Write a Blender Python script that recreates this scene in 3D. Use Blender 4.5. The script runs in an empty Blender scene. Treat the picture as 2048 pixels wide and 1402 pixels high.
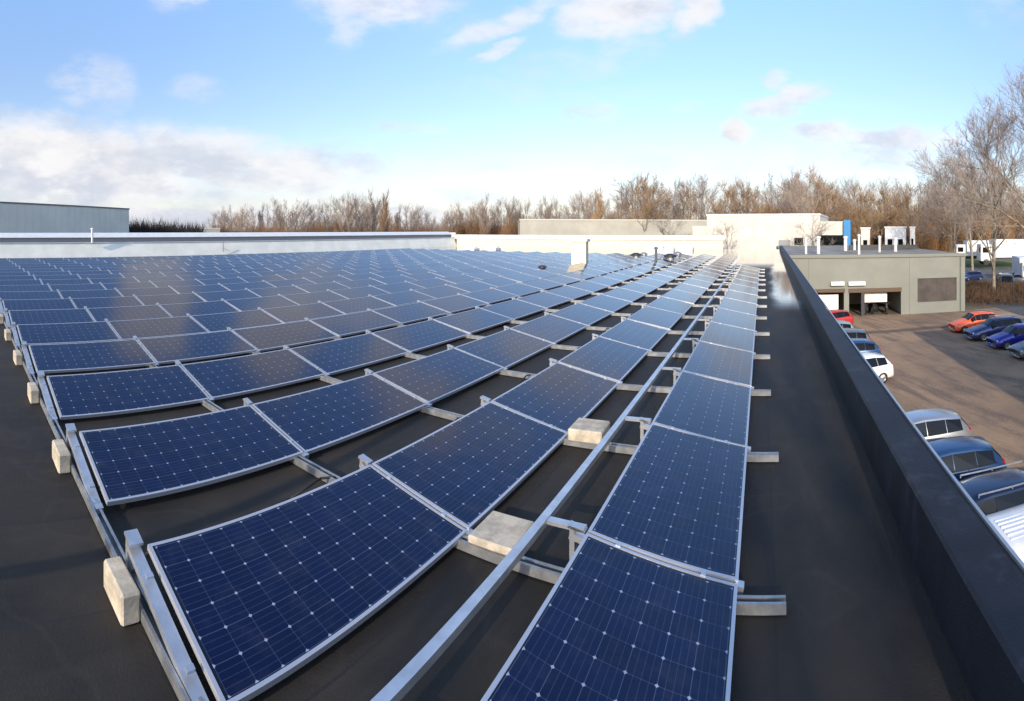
import bpy, math, random
import numpy as np
from math import sin, cos, tan, atan2, radians, pi, sqrt
from mathutils import Vector, Matrix

S = bpy.context.scene
COL = S.collection
# ------------------------------------------------------------------ camera, sky, sun, exposure
F, XV, YH, CH = 1018.4, 1524.0, 460.0, 2.278      # panorama focal length, vanishing column, horizon row, eye height over the roof
GZ = -6.0                                          # ground level (roof deck is z = 0)

cd = bpy.data.cameras.new('camera')
cam = bpy.data.objects.new('camera', cd); COL.objects.link(cam)
cd.type = 'PANO'
cd.panorama_type = 'CENTRAL_CYLINDRICAL'
cd.central_cylindrical_range_u_min = -1024 / F
cd.central_cylindrical_range_u_max = 1024 / F
cd.central_cylindrical_range_v_min = -(1402 - YH) / F
cd.central_cylindrical_range_v_max = YH / F
cd.central_cylindrical_radius = 1.0
cd.clip_start = 0.05; cd.clip_end = 6000
cam.location = (0, 0, CH)
cam.rotation_euler = (pi / 2, 0, (XV - 1024) / F)
S.camera = cam

SUN_EL, SUN_AZ = radians(22), radians(6)           # the sun stands behind the camera, a little to its right
sun_dir = Vector((sin(SUN_AZ) * cos(SUN_EL), -cos(SUN_AZ) * cos(SUN_EL), sin(SUN_EL)))
ld = bpy.data.lights.new('sun', 'SUN'); ld.energy = 2.9; ld.angle = radians(0.5); ld.color = (1.0, .87, .70)
sun = bpy.data.objects.new('sun', ld); COL.objects.link(sun)
sun.rotation_euler = sun_dir.to_track_quat('Z', 'Y').to_euler()
sun.location = (5, -20, 30)

S.view_settings.view_transform = 'Standard'
S.view_settings.look = 'None'
S.view_settings.exposure = 0.68
S.view_settings.gamma = 1

W = bpy.data.worlds.new('World'); S.world = W; W.use_nodes = True
nt = W.node_tree; nt.nodes.clear()


class NB:
    """tiny node-builder"""
    def __init__(s, t): s.t = t
    def n(s, typ, **k):
        o = s.t.nodes.new(typ)
        for a, v in k.items(): setattr(o, a, v)
        return o
    def put(s, sock, v):
        if isinstance(v, bpy.types.NodeSocket): s.t.links.new(v, sock)
        elif v is not None:
            try: sock.default_value = v
            except Exception: sock.default_value = tuple(v)[:len(sock.default_value)]
    def m(s, op, a, b=None, c=None, clamp=False):
        o = s.n('ShaderNodeMath', operation=op); o.use_clamp = clamp
        s.put(o.inputs[0], a)
        if b is not None: s.put(o.inputs[1], b)
        if c is not None: s.put(o.inputs[2], c)
        return o.outputs[0]
    def mix(s, f, a, b, blend='MIX'):
        o = s.n('ShaderNodeMix', data_type='RGBA', blend_type=blend)
        s.put(o.inputs[0], f)
        s.put(o.inputs[6], (*a, 1) if isinstance(a, tuple) and len(a) == 3 else a)
        s.put(o.inputs[7], (*b, 1) if isinstance(b, tuple) and len(b) == 3 else b)
        return o.outputs[2]
    def noise(s, vec, scale, detail=4, rough=.55, out=0):
        o = s.n('ShaderNodeTexNoise'); s.put(o.inputs['Vector'], vec)
        o.inputs['Scale'].default_value = scale; o.inputs['Detail'].default_value = detail
        o.inputs['Roughness'].default_value = rough
        return o.outputs[out]
    def ramp(s, f, lo, hi):
        o = s.n('ShaderNodeMapRange', interpolation_type='SMOOTHSTEP')
        s.put(o.inputs[0], f); o.inputs[1].default_value = lo; o.inputs[2].default_value = hi
        return o.outputs[0]
    def comb(s, x, y, z=0.0):
        o = s.n('ShaderNodeCombineXYZ'); s.put(o.inputs[0], x); s.put(o.inputs[1], y); s.put(o.inputs[2], z)
        return o.outputs[0]
    def sep(s, v):
        o = s.n('ShaderNodeSeparateXYZ'); s.put(o.inputs[0], v); return o.outputs


b = NB(nt)
sky = b.n('ShaderNodeTexSky', sky_type='NISHITA')
sky.sun_disc = False; sky.sun_elevation = SUN_EL; sky.sun_rotation = pi - SUN_AZ
sky.air_density = 1.0; sky.dust_density = 1.2; sky.ozone_density = 1.6
tc = b.n('ShaderNodeTexCoord')
dx, dy, dz = b.sep(tc.outputs['Generated'])
hyp = b.m('MAXIMUM', b.m('SQRT', b.m('ADD', b.m('MULTIPLY', dx, dx), b.m('MULTIPLY', dy, dy))), .05)
th = b.m('ARCTAN2', dx, dy)          # azimuth from the rows' direction
tt = b.m('DIVIDE', dz, hyp)          # tangent of the elevation
pv = b.comb(b.m('MULTIPLY', th, 1.0), b.m('MULTIPLY', tt, 1.9))
wn = b.noise(pv, 5.5, 6, .6, out=1)
wx, wy, _w = b.sep(wn)
wth = b.m('ADD', th, b.m('MULTIPLY', b.m('SUBTRACT', wx, .5), .16))
wtt = b.m('ADD', tt, b.m('MULTIPLY', b.m('SUBTRACT', wy, .5), .075))
clouds = [  # azimuth and elevation of each cloud (written as panorama columns / rows), half sizes, density, slope
    (190, 170, 75, 60, .50, 0), (170, 225, 60, 40, .35, 0), (388, 178, 50, 26, .45, 0), (770, -5, 150, 50, .8, 0),
    (700, 30, 45, 50, .6, 0), (1000, 45, 120, 26, .75, -.35), (1000, 100, 50, 16, .8, -.4), (1235, 15, 120, 55, .95, -.15),
    (1265, 85, 60, 32, .45, 0), (1390, 20, 55, 45, .95, -.3), (1150, 125, 150, 26, .35, -.1), (1185, 224, 60, 22, .55, 0),
    (1540, 215, 62, 26, .85, -.25), (1600, 185, 50, 22, .9, -.2), (1552, 160, 26, 18, .6, 0), (1468, 267, 40, 20, 1.0, .2), (1385, 210, 26, 12, .4, 0),
    (1640, 262, 75, 24, .9, 0), (1790, 275, 140, 26, .9, 0), (1700, 315, 210, 34, .75, 0), (1430, 340, 300, 30, .6, 0), (820, 256, 70, 10, .5, 0),
    (120, 330, 330, 85, 1.1, .12), (480, 330, 330, 62, .95, .1), (60, 250, 150, 40, .6, 0), (520, 395, 700, 40, .75, 0), (850, 330, 250, 18, .5, 0),
    (365, -118, 88, 108, 1.6, 0), (660, -128, 80, 118, 1.7, 0), (905, -110, 60, 80, .9, 0), (1020, -180, 90, 90, 1.2, 0), (2015, 20, 60, 60, .3, 0), (1150, -160, 110, 50, .6, 0), (1050, 20, 180, 20, .3, -.2), (1100, 180, 200, 20, .25, 0), (1480, 400, 1100, 30, .7, 0), (250, 440, 900, 26, 1.3, 0), (1300, 445, 900, 16, .9, 0)]
dens = None
for (px, py, rx, ry, st, sl) in clouds:
    cx, cy = (px - XV) / F, (YH - py) / F
    u = b.m('MULTIPLY', b.m('SUBTRACT', wth, cx), F / rx)
    v = b.m('MULTIPLY', b.m('SUBTRACT', b.m('SUBTRACT', wtt, cy), b.m('MULTIPLY', b.m('SUBTRACT', wth, cx), -sl)), F / ry)
    q = b.m('ADD', b.m('MULTIPLY', u, u), b.m('MULTIPLY', v, v))
    g = b.m('MULTIPLY', b.m('SUBTRACT', 1.0, b.ramp(q, 0.0, 2.2)), st)
    dens = g if dens is None else b.m('MAXIMUM', dens, g)
n1 = b.noise(pv, 14, 6, .62)
n2 = b.noise(pv, 5, 5, .6)
dens = b.m('MULTIPLY', dens, b.ramp(b.m('ADD', b.m('MULTIPLY', n1, .75), b.m('MULTIPLY', dens, .30)), .28, .66), clamp=True)
back = b.m('MULTIPLY', b.ramp(b.m('ABSOLUTE', th), 1.8, 2.3), b.ramp(n2, .46, .62))      # clouds in the half of the sky behind the camera
dens = b.m('MAXIMUM', dens, b.m('MULTIPLY', back, .6))
lobank = b.m('MULTIPLY', b.m('SUBTRACT', 1.0, b.ramp(th, -1.25, -.55)), b.m('SUBTRACT', 1.0, b.ramp(tt, .12, .26)))   # greyer bank low on the left
ccol = b.mix(b.ramp(b.m('SUBTRACT', n2, b.m('MULTIPLY', lobank, .12)), .30, .58), (.68, .72, .82), (.96, .95, .96))
ccol = b.mix(b.ramp(b.noise(pv, 9, 5, .6), .45, .7), ccol, (.98, .97, .98))
skyc = b.mix(1.0, sky.outputs[0], (1.03, .99, 1.04), 'MULTIPLY')
skyc = b.mix(b.m('MULTIPLY', b.ramp(tt, .10, .85), b.m('SUBTRACT', 1.0, b.ramp(tt, 1.2, 3.0))), skyc, b.mix(1.0, skyc, (1.45, 1.75, 1.90), 'MULTIPLY'))
sky_s = b.n('ShaderNodeBackground'); b.put(sky_s.inputs[0], skyc); sky_s.inputs[1].default_value = .14
cl_s = b.n('ShaderNodeBackground'); b.put(cl_s.inputs[0], ccol); cl_s.inputs[1].default_value = .62
ms = b.n('ShaderNodeMixShader'); b.put(ms.inputs[0], dens)
nt.links.new(sky_s.outputs[0], ms.inputs[1]); nt.links.new(cl_s.outputs[0], ms.inputs[2])
ow = b.n('ShaderNodeOutputWorld'); nt.links.new(ms.outputs[0], ow.inputs[0])


# ------------------------------------------------------------------ helpers
def at(px, py, z):
    """the point at height z whose bearing and depression were read off the photograph"""
    t = (px - XV) / F; r = F * (CH - z) / (py - YH)
    return Vector((r * sin(t), r * cos(t), z))


def polar(px, r, z=0.0):
    t = (px - XV) / F
    return Vector((r * sin(t), r * cos(t), z))


def zat(py, r): return CH - (py - YH) * r / F


class MB:
    def __init__(s): s.v = []; s.f = []
    def add(s, vs, fs):
        k = len(s.v); s.v += [tuple(p) for p in vs]; s.f += [tuple(i + k for i in q) for q in fs]; return s
    def box(s, x0, x1, y0, y1, z0, z1, M=None):
        vs = [Vector(p) for p in ((x0, y0, z0), (x1, y0, z0), (x1, y1, z0), (x0, y1, z0), (x0, y0, z1), (x1, y0, z1), (x1, y1, z1), (x0, y1, z1))]
        if M: vs = [M @ p for p in vs]
        return s.add(vs, [(0, 3, 2, 1), (4, 5, 6, 7), (0, 1, 5, 4), (1, 2, 6, 5), (2, 3, 7, 6), (3, 0, 4, 7)])
    def bbox(s, x0, x1, y0, y1, z0, z1, c, M=None):
        """box with chamfered edges"""
        vs = []
        for sz, z in ((0, z0), (1, z1)):
            for (i, zz) in ((c, z), (0, z + (c if not sz else -c))):
                vs += [(x0 + i + (c if i == 0 else 0), y0 + i, zz), (x1 - i - (c if i == 0 else 0), y0 + i, zz), (x1 - i, y0 + i + (c if i == 0 else 0), zz), (x1 - i, y1 - i - (c if i == 0 else 0), zz),
                       (x1 - i - (c if i == 0 else 0), y1 - i, zz), (x0 + i + (c if i == 0 else 0), y1 - i, zz), (x0 + i, y1 - i - (c if i == 0 else 0), zz), (x0 + i, y0 + i + (c if i == 0 else 0), zz)]
        vs = [Vector(p) for p in vs]
        if M: vs = [M @ p for p in vs]
        fs = [tuple(reversed(range(8))), tuple(range(16, 24))]
        order = [0, 8, 24, 16]
        for a, c2 in ((0, 8), (8, 24), (24, 16)):
            for i in range(8):
                j = (i + 1) % 8
                fs.append((a + i, a + j, c2 + j, c2 + i))
        return s.add(vs, fs)
    def tube(s, p0, p1, r0, r1=None, n=8, cap=True):
        r1 = r0 if r1 is None else r1
        p0 = Vector(p0); p1 = Vector(p1); d = (p1 - p0).normalized()
        a = d.orthogonal().normalized(); c = d.cross(a)
        vs = [p0 + (a * cos(2 * pi * i / n) + c * sin(2 * pi * i / n)) * r0 for i in range(n)]
        vs += [p1 + (a * cos(2 * pi * i / n) + c * sin(2 * pi * i / n)) * r1 for i in range(n)]
        fs = [(i, (i + 1) % n, n + (i + 1) % n, n + i) for i in range(n)]
        if cap: fs += [tuple(reversed(range(n))), tuple(range(n, 2 * n))]
        return s.add(vs, fs)
    def bar(s, p0, p1, w, h):
        """rectangular bar between two points, w sideways, h upwards"""
        p0 = Vector(p0); p1 = Vector(p1); d = (p1 - p0).normalized()
        up = Vector((0, 0, 1))
        if abs(d.z) > .95: up = Vector((1, 0, 0))
        sd = d.cross(up).normalized(); u2 = sd.cross(d)
        vs = [p + sd * (a * w / 2) + u2 * (c * h / 2) for p in (p0, p1) for a, c in ((-1, -1), (1, -1), (1, 1), (-1, 1))]
        return s.add(vs, [(3, 2, 1, 0), (4, 5, 6, 7), (0, 1, 5, 4), (1, 2, 6, 5), (2, 3, 7, 6), (3, 0, 4, 7)])
    def lathe(s, prof, n=16, M=None):
        k = len(prof); vs = []
        for i in range(n):
            a = 2 * pi * i / n
            for r, z in prof: vs.append(Vector((r * cos(a), r * sin(a), z)))
        if M: vs = [M @ p for p in vs]
        fs = [(i * k + j, ((i + 1) % n) * k + j, ((i + 1) % n) * k + j + 1, i * k + j + 1) for i in range(n) for j in range(k - 1)]
        return s.add(vs, fs)
    def mesh(s, name, mat, smooth=False):
        me = bpy.data.meshes.new(name); me.from_pydata(s.v, [], s.f); me.validate()
        for m_ in (mat if isinstance(mat, (list, tuple)) else [mat]): me.materials.append(m_)
        if smooth: me.polygons.foreach_set('use_smooth', [True] * len(me.polygons))
        return me
    def build(s, name, mat, parent=None, loc=(0, 0, 0), smooth=False):
        o = bpy.data.objects.new(name, s.mesh(name, mat, smooth)); COL.objects.link(o); o.location = loc
        if parent: o.parent = parent
        return o


def inst(name, me, parent=None, loc=(0, 0, 0), rot=None):
    o = bpy.data.objects.new(name, me); COL.objects.link(o); o.location = loc
    if rot: o.rotation_euler = rot
    if parent: o.parent = parent
    return o


def tag(o, label=None, cat=None, group=None, kind=None):
    if label: o['label'] = label
    if cat: o['category'] = cat
    if group: o['group'] = group
    if kind: o['kind'] = kind
    return o


def empty(name, loc=(0, 0, 0), rz=0.0, **k):
    o = bpy.data.objects.new(name, None); COL.objects.link(o); o.location = loc; o.rotation_euler = (0, 0, rz)
    o.empty_display_size = .2
    return tag(o, **k)


def mat(name, col, rough=.6, metal=0.0, spec=.5, var=0.0, vscale=3.0, bump=0.0, bscale=30.0, coat=0.0, emit=None, coords='Object', col2=None):
    m = bpy.data.materials.new(name); m.use_nodes = True
    t = m.node_tree; p = t.nodes['Principled BSDF']; q = NB(t)
    p.inputs['Roughness'].default_value = rough; p.inputs['Metallic'].default_value = metal
    p.inputs['Specular IOR Level'].default_value = spec; p.inputs['Coat Weight'].default_value = coat
    tcn = q.n('ShaderNodeTexCoord'); vec = tcn.outputs[coords]
    c = (*col, 1)
    if var or col2:
        nz = q.noise(vec, vscale, 5, .6)
        lo = tuple(x * (1 - var) for x in col); hi = col2 or tuple(min(1, x * (1 + var)) for x in col)
        cc = q.mix(q.ramp(nz, .34, .68), lo, hi); q.put(p.inputs['Base Color'], cc)
    else: p.inputs['Base Color'].default_value = c
    if bump:
        bn = q.n('ShaderNodeBump'); bn.inputs['Strength'].default_value = bump; bn.inputs['Distance'].default_value = .02
        q.put(bn.inputs['Height'], q.noise(vec, bscale, 4, .6)); t.links.new(bn.outputs[0], p.inputs['Normal'])
    if emit:
        p.inputs['Emission Color'].default_value = (*emit[0], 1); p.inputs['Emission Strength'].default_value = emit[1]
    return m


M = {}
M['alu'] = mat('aluminium', (.55, .56, .58), .38, .75, var=.12, vscale=6)
M['frame'] = mat('panel_frame_alu', (.50, .50, .53), .42, .55)
M['galv'] = mat('galvanised_steel', (.36, .37, .38), .45, .7, var=.2, vscale=9)
M['conc'] = mat('concrete', (.44, .38, .29), .9, var=.22, vscale=9, bump=.2, bscale=40)
M['cream'] = mat('cream_render', (.84, .82, .72), .8, var=.07, vscale=.8)
M['white'] = mat('white_metal', (.68, .68, .67), .45, var=.05, vscale=2)
M['offwhite'] = mat('off_white_cladding', (.56, .54, .48), .6, var=.07, vscale=.35)
M['greywall'] = mat('grey_green_cladding', (.195, .20, .170), .6, var=.07, vscale=.4)
M['dark'] = mat('dark_metal', (.03, .03, .035), .5)
M['black'] = mat('black_rubber', (.015, .015, .016), .8)
M['flash'] = mat('parapet_bitumen', (.012, .013, .018), .6, spec=.3, var=.25, vscale=1.6, bump=.25, bscale=60)
M['line'] = mat('metal_edge_trim', (.42, .42, .43), .4, .6)
M['red'] = mat('tail_light', (.35, .01, .01), .2, coat=1)
M['lamp'] = mat('head_light', (.75, .75, .75), .15, coat=1)
M['rim'] = mat('wheel_rim', (.5, .5, .52), .3, .8)
M['glass'] = mat('dark_window_glass', (.006, .007, .008), .05, spec=.3)
M['plate'] = mat('number_plate', (.75, .52, .04), .5)
M['hill'] = mat('brown_bank', (.10, .065, .04), .95, var=.3, vscale=.3)


def roof_material():
    m = bpy.data.materials.new('bitumen_roofing'); m.use_nodes = True
    t = m.node_tree; p = t.nodes['Principled BSDF']; q = NB(t)
    vec = q.n('ShaderNodeTexCoord').outputs['Object']
    x, y, z = q.sep(vec)
    big = q.noise(vec, .55, 5, .6); fine = q.noise(vec, 55, 3, .7); mid = q.noise(q.comb(q.m('MULTIPLY', x, 3.0), q.m('MULTIPLY', y, .6)), 1.2, 5, .65)
    c = q.mix(q.ramp(big, .35, .65), (.013, .0122, .0112), (.038, .031, .024))
    c = q.mix(q.m('MULTIPLY', q.ramp(mid, .45, .75), .55), c, (.052, .042, .033))
    c = q.mix(q.m('MULTIPLY', fine, .5), c, (.022, .020, .019))
    sid = q.n('ShaderNodeTexWhiteNoise'); sid.noise_dimensions = '2D'      # every roofing sheet has its own tone
    q.put(sid.inputs['Vector'], q.comb(q.m('FLOOR', q.m('ADD', x, 99.92)), q.m('FLOOR', q.m('DIVIDE', q.m('ADD', y, 98.25), 7.5))))
    c = q.mix(q.m('MULTIPLY', sid.outputs['Value'], .35), c, (.012, .012, .014))
    rings = q.noise(vec, .9, 2, .5)
    rg_ = q.m('SUBTRACT', 1.0, q.ramp(q.m('ABSOLUTE', q.m('SUBTRACT', rings, .56)), .003, .022))
    c = q.mix(q.m('MULTIPLY', rg_, .06), c, (.10, .085, .07))
    # welded overlaps of the one metre wide sheets, and a cross joint every 7.5 m
    fx = q.m('FRACT', q.m('ADD', q.m('ADD', x, 100.42), q.m('MULTIPLY', q.m('SUBTRACT', q.noise(vec, 2.5, 3), .5), .03)))
    seam = q.m('SUBTRACT', 1.0, q.ramp(q.m('ABSOLUTE', q.m('SUBTRACT', fx, .5)), .004, .014))
    fy = q.m('FRACT', q.m('DIVIDE', q.m('ADD', y, 102.0), 7.5))
    seam2 = q.m('SUBTRACT', 1.0, q.ramp(q.m('ABSOLUTE', q.m('SUBTRACT', fy, .5)), .0006, .002))
    sm = q.m('MAXIMUM', seam, seam2)
    c = q.mix(q.m('MULTIPLY', sm, .7), c, (.018, .018, .02))
    # standing rain water: along the parapet and at the far end of the roof
    px_ = q.m('SUBTRACT', x, q.m('MULTIPLY', y, .016))
    nn_ = q.m('MULTIPLY', q.m('SUBTRACT', q.noise(vec, .35, 3), .5), .7)
    w1 = q.m('MULTIPLY', q.ramp(q.m('ADD', px_, nn_), -.10, .35), q.m('MULTIPLY', q.ramp(y, 14, 17.5), q.m('SUBTRACT', 1.0, q.ramp(y, 34, 41))))
    w2 = q.m('MULTIPLY', q.ramp(q.m('ADD', y, q.m('MULTIPLY', nn_, 6.0)), 29, 36), .85)
    wet = q.m('MAXIMUM', w1, w2)
    c = q.mix(q.m('MULTIPLY', wet, .5), c, (.015, .015, .016))
    q.put(p.inputs['Base Color'], c)
    q.put(p.inputs['Roughness'], q.m('ADD', q.m('MULTIPLY', q.m('MULTIPLY_ADD', big, .3, .50), q.m('SUBTRACT', 1.0, wet)), .05))
    q.put(p.inputs['Coat Weight'], wet); p.inputs['Coat Roughness'].default_value = .05
    p.inputs['Specular IOR Level'].default_value = .22
    bn = q.n('ShaderNodeBump'); q.put(bn.inputs['Strength'], q.m('MULTIPLY', q.m('SUBTRACT', 1.0, wet), .45)); bn.inputs['Distance'].default_value = .01
    q.put(bn.inputs['Height'], q.m('ADD', fine, q.m('MULTIPLY', fx, .5))); t.links.new(bn.outputs[0], p.inputs['Normal'])
    return m


PW, PL = 1.0, 1.96         # panel width and length
LIP = .022


def cell_material():
    m = bpy.data.materials.new('solar_cells_under_glass'); m.use_nodes = True
    t = m.node_tree; p = t.nodes['Principled BSDF']; q = NB(t)
    vec = q.n('ShaderNodeTexCoord').outputs['Object']
    x, y, z = q.sep(vec)
    cx = q.m('DIVIDE', q.m('SUBTRACT', x, .032), .156); cy = q.m('DIVIDE', q.m('SUBTRACT', y, .044), .156)
    ax = q.m('ABSOLUTE', q.m('SUBTRACT', q.m('FRACT', q.m('ADD', cx, .5)), .5))
    ay = q.m('ABSOLUTE', q.m('SUBTRACT', q.m('FRACT', q.m('ADD', cy, .5)), .5))
    inx = q.m('MULTIPLY', q.m('GREATER_THAN', cx, -.02), q.m('LESS_THAN', cx, 6.02))
    iny = q.m('MULTIPLY', q.m('GREATER_THAN', cy, -.02), q.m('LESS_THAN', cy, 12.02))
    inside = q.m('MULTIPLY', inx, iny)
    gap = q.m('MAXIMUM', q.m('SUBTRACT', 1.0, q.ramp(ax, .008, .020)), q.m('SUBTRACT', 1.0, q.ramp(ay, .008, .020)))
    dia = q.m('SUBTRACT', 1.0, q.ramp(q.m('ADD', ax, ay), .055, .085))
    # thin busbars along the length of the panel, three to a cell
    bx = q.m('ABSOLUTE', q.m('SUBTRACT', q.m('FRACT', q.m('MULTIPLY', cx, 4.0)), .5))
    bus = q.m('GREATER_THAN', bx, .455)
    cid = q.n('ShaderNodeTexWhiteNoise'); cid.noise_dimensions = '3D'
    oi = q.n('ShaderNodeObjectInfo')
    q.put(cid.inputs['Vector'], q.comb(q.m('FLOOR', cx), q.m('FLOOR', cy), q.m('MULTIPLY', oi.outputs['Random'], 57.0)))
    base = q.mix(cid.outputs['Value'], (.0012, .0028, .023), (.0018, .0044, .034))
    base = q.mix(q.m('MULTIPLY', oi.outputs['Random'], .5), base, (.0014, .0026, .027))
    c = q.mix(q.m('MULTIPLY', bus, .10), base, (.20, .26, .42))
    c = q.mix(q.m('MULTIPLY', gap, .10), c, (.25, .30, .45))
    c = q.mix(q.m('MULTIPLY', dia, .45), c, (.60, .66, .80))
    c = q.mix(inside, (.006, .007, .015), c)
    # a little dust and dried rain toward the lower edge
    dn = q.noise(q.comb(q.m('MULTIPLY', x, 2.0), q.m('MULTIPLY', y, 2.0), q.m('MULTIPLY', oi.outputs['Random'], 31.0)), 3, 5, .65)
    c = q.mix(q.m('MULTIPLY', q.ramp(dn, .45, .8), .035), c, (.35, .33, .30))
    q.put(p.inputs['Base Color'], c)
    q.put(p.inputs['Roughness'], q.m('MULTIPLY_ADD', dn, .12, .05))
    p.inputs['IOR'].default_value = 1.5; p.inputs['Specular IOR Level'].default_value = .40; p.inputs['Specular Tint'].default_value = (.82, .93, 1.0, 1)
    bn = q.n('ShaderNodeBump'); bn.inputs['Strength'].default_value = .06; bn.inputs['Distance'].default_value = .02
    q.put(bn.inputs['Height'], q.noise(vec, 1.6, 2)); t.links.new(bn.outputs[0], p.inputs['Normal'])
    return m


M['roof'] = roof_material(); M['cells'] = cell_material()

def lap_lines(m, step, col):
    t = m.node_tree; q = NB(t); p = t.nodes['Principled BSDF']; src = p.inputs['Base Color'].links[0].from_socket
    x, y, z = q.sep(q.n('ShaderNodeTexCoord').outputs['Object'])
    fy = q.m('FRACT', q.m('DIVIDE', q.m('ADD', y, 100.3), step))
    ln = q.m('SUBTRACT', 1.0, q.ramp(q.m('ABSOLUTE', q.m('SUBTRACT', fy, .5)), .003, .012))
    st = q.ramp(q.noise(q.comb(q.m('MULTIPLY', x, 2.0), q.m('MULTIPLY', y, 2.0), q.m('MULTIPLY', z, .4)), 2.2, 5, .65), .5, .8)
    c = q.mix(q.m('MULTIPLY', st, .35), src, tuple(min(1, v * 3) for v in col))
    q.put(p.inputs['Base Color'], q.mix(q.m('MULTIPLY', ln, .7), c, tuple(v * .4 for v in col)))
lap_lines(M['flash'], 2.5, (.026, .029, .040))

# ------------------------------------------------------------------ ground
def ground_material():
    m = bpy.data.materials.new('ground_surface'); m.use_nodes = True
    t = m.node_tree; p = t.nodes['Principled BSDF']; q = NB(t)
    vec = q.n('ShaderNodeTexCoord').outputs['Object']
    big = q.noise(vec, .02, 5, .6); mid = q.noise(vec, .25, 5, .6)
    c = q.mix(q.ramp(big, .4, .6), (.075, .080, .045), (.15, .115, .08))
    c = q.mix(q.m('MULTIPLY', mid, .5), c, (.10, .085, .06))
    q.put(p.inputs['Base Color'], c); p.inputs['Roughness'].default_value = .95
    return m


def lot_material():
    m = bpy.data.materials.new('packed_dirt'); m.use_nodes = True
    t = m.node_tree; p = t.nodes['Principled BSDF']; q = NB(t)
    vec = q.n('ShaderNodeTexCoord').outputs['Object']
    x, y, z = q.sep(vec)
    big = q.noise(vec, .16, 5, .6)
    tracks = q.noise(q.comb(q.m('ADD', q.m('MULTIPLY', x, .9), q.m('MULTIPLY', y, .25)), q.m('MULTIPLY', y, .16)), 1.1, 6, .68)
    fine = q.noise(vec, 9, 4, .7)
    c = q.mix(q.ramp(big, .35, .65), (.20, .128, .078), (.32, .205, .12))
    c = q.mix(q.m('MULTIPLY', q.ramp(tracks, .44, .66), .85), c, (.105, .072, .055))
    c = q.mix(q.m('MULTIPLY', q.ramp(q.noise(vec, .45, 3), .62, .72), .7), c, (.09, .065, .055))
    c = q.mix(q.m('MULTIPLY', q.ramp(fine, .4, .8), .35), c, (.42, .33, .25))
    dark_band = q.m('MULTIPLY', q.m('SUBTRACT', 1.0, q.ramp(q.m('ABSOLUTE', q.m('SUBTRACT', q.m('ADD', y, q.m('MULTIPLY', big, 3.0)), 42.2)), .2, 1.0)), q.ramp(x, 6.5, 9))
    c = q.mix(q.m('MULTIPLY', dark_band, .75), c, (.06, .045, .038))  # darker band across the yard in front of the garage wing
    q.put(p.inputs['Base Color'], c); p.inputs['Roughness'].default_value = .92
    bn = q.n('ShaderNodeBump'); bn.inputs['Strength'].default_value = .6; bn.inputs['Distance'].default_value = .08
    q.put(bn.inputs['Height'], q.m('ADD', tracks, q.m('MULTIPLY', fine, .25))); t.links.new(bn.outputs[0], p.inputs['Normal'])
    return m


g = MB(); n = 96; R = 4000
g.add([(0, 0, GZ)] + [(R * cos(2 * pi * i / n), R * sin(2 * pi * i / n), GZ) for i in range(n)], [(0, i + 1, (i + 1) % n + 1) for i in range(n)])
tag(g.build('ground', ground_material()), kind='structure')
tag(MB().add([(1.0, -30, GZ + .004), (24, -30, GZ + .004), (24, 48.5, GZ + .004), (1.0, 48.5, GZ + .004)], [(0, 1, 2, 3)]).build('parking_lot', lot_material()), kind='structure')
asph = mat('grey_road', (.085, .085, .085), .85, var=.2, vscale=.3)
tag(MB().add([(24, -30, GZ + .008), (60, -30, GZ + .008), (110, 150, GZ + .008), (24, 150, GZ + .008)], [(0, 1, 2, 3)]).build('road', asph), kind='structure')
grass = mat('winter_grass', (.13, .15, .03), .95, var=.3, vscale=.8)
pa, pb, pc, pd = polar(1915, 118), polar(2080, 108), polar(2090, 165), polar(1900, 175)
gv = [Vector((p.x, p.y, GZ + .012)) for p in (pa, pb)] + [Vector((p.x, p.y, GZ + 2.2)) for p in (pc, pd)]
tag(MB().add(gv, [(0, 1, 2, 3)]).build('grass_verge', grass), kind='structure')

# ------------------------------------------------------------------ our building: roof deck, parapet, walls, far walls
RX0, RY0, RY1 = -41.0, -14.0, 60.0
bld = empty('warehouse', (0, 0, GZ), label='low flat roofed hall under the camera, black bitumen roof edged by a dark parapet', cat='building')
def par_x(y): return .99 + .018 * y            # inner edge of the parapet
r_ = MB()
r_.add([(RX0, RY0, 0), (par_x(RY0), RY0, 0), (par_x(RY1), RY1, 0), (RX0, RY1, 0)], [(0, 1, 2, 3)])
o = r_.build('roof', M['roof'], bld, (0, 0, -GZ))
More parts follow.
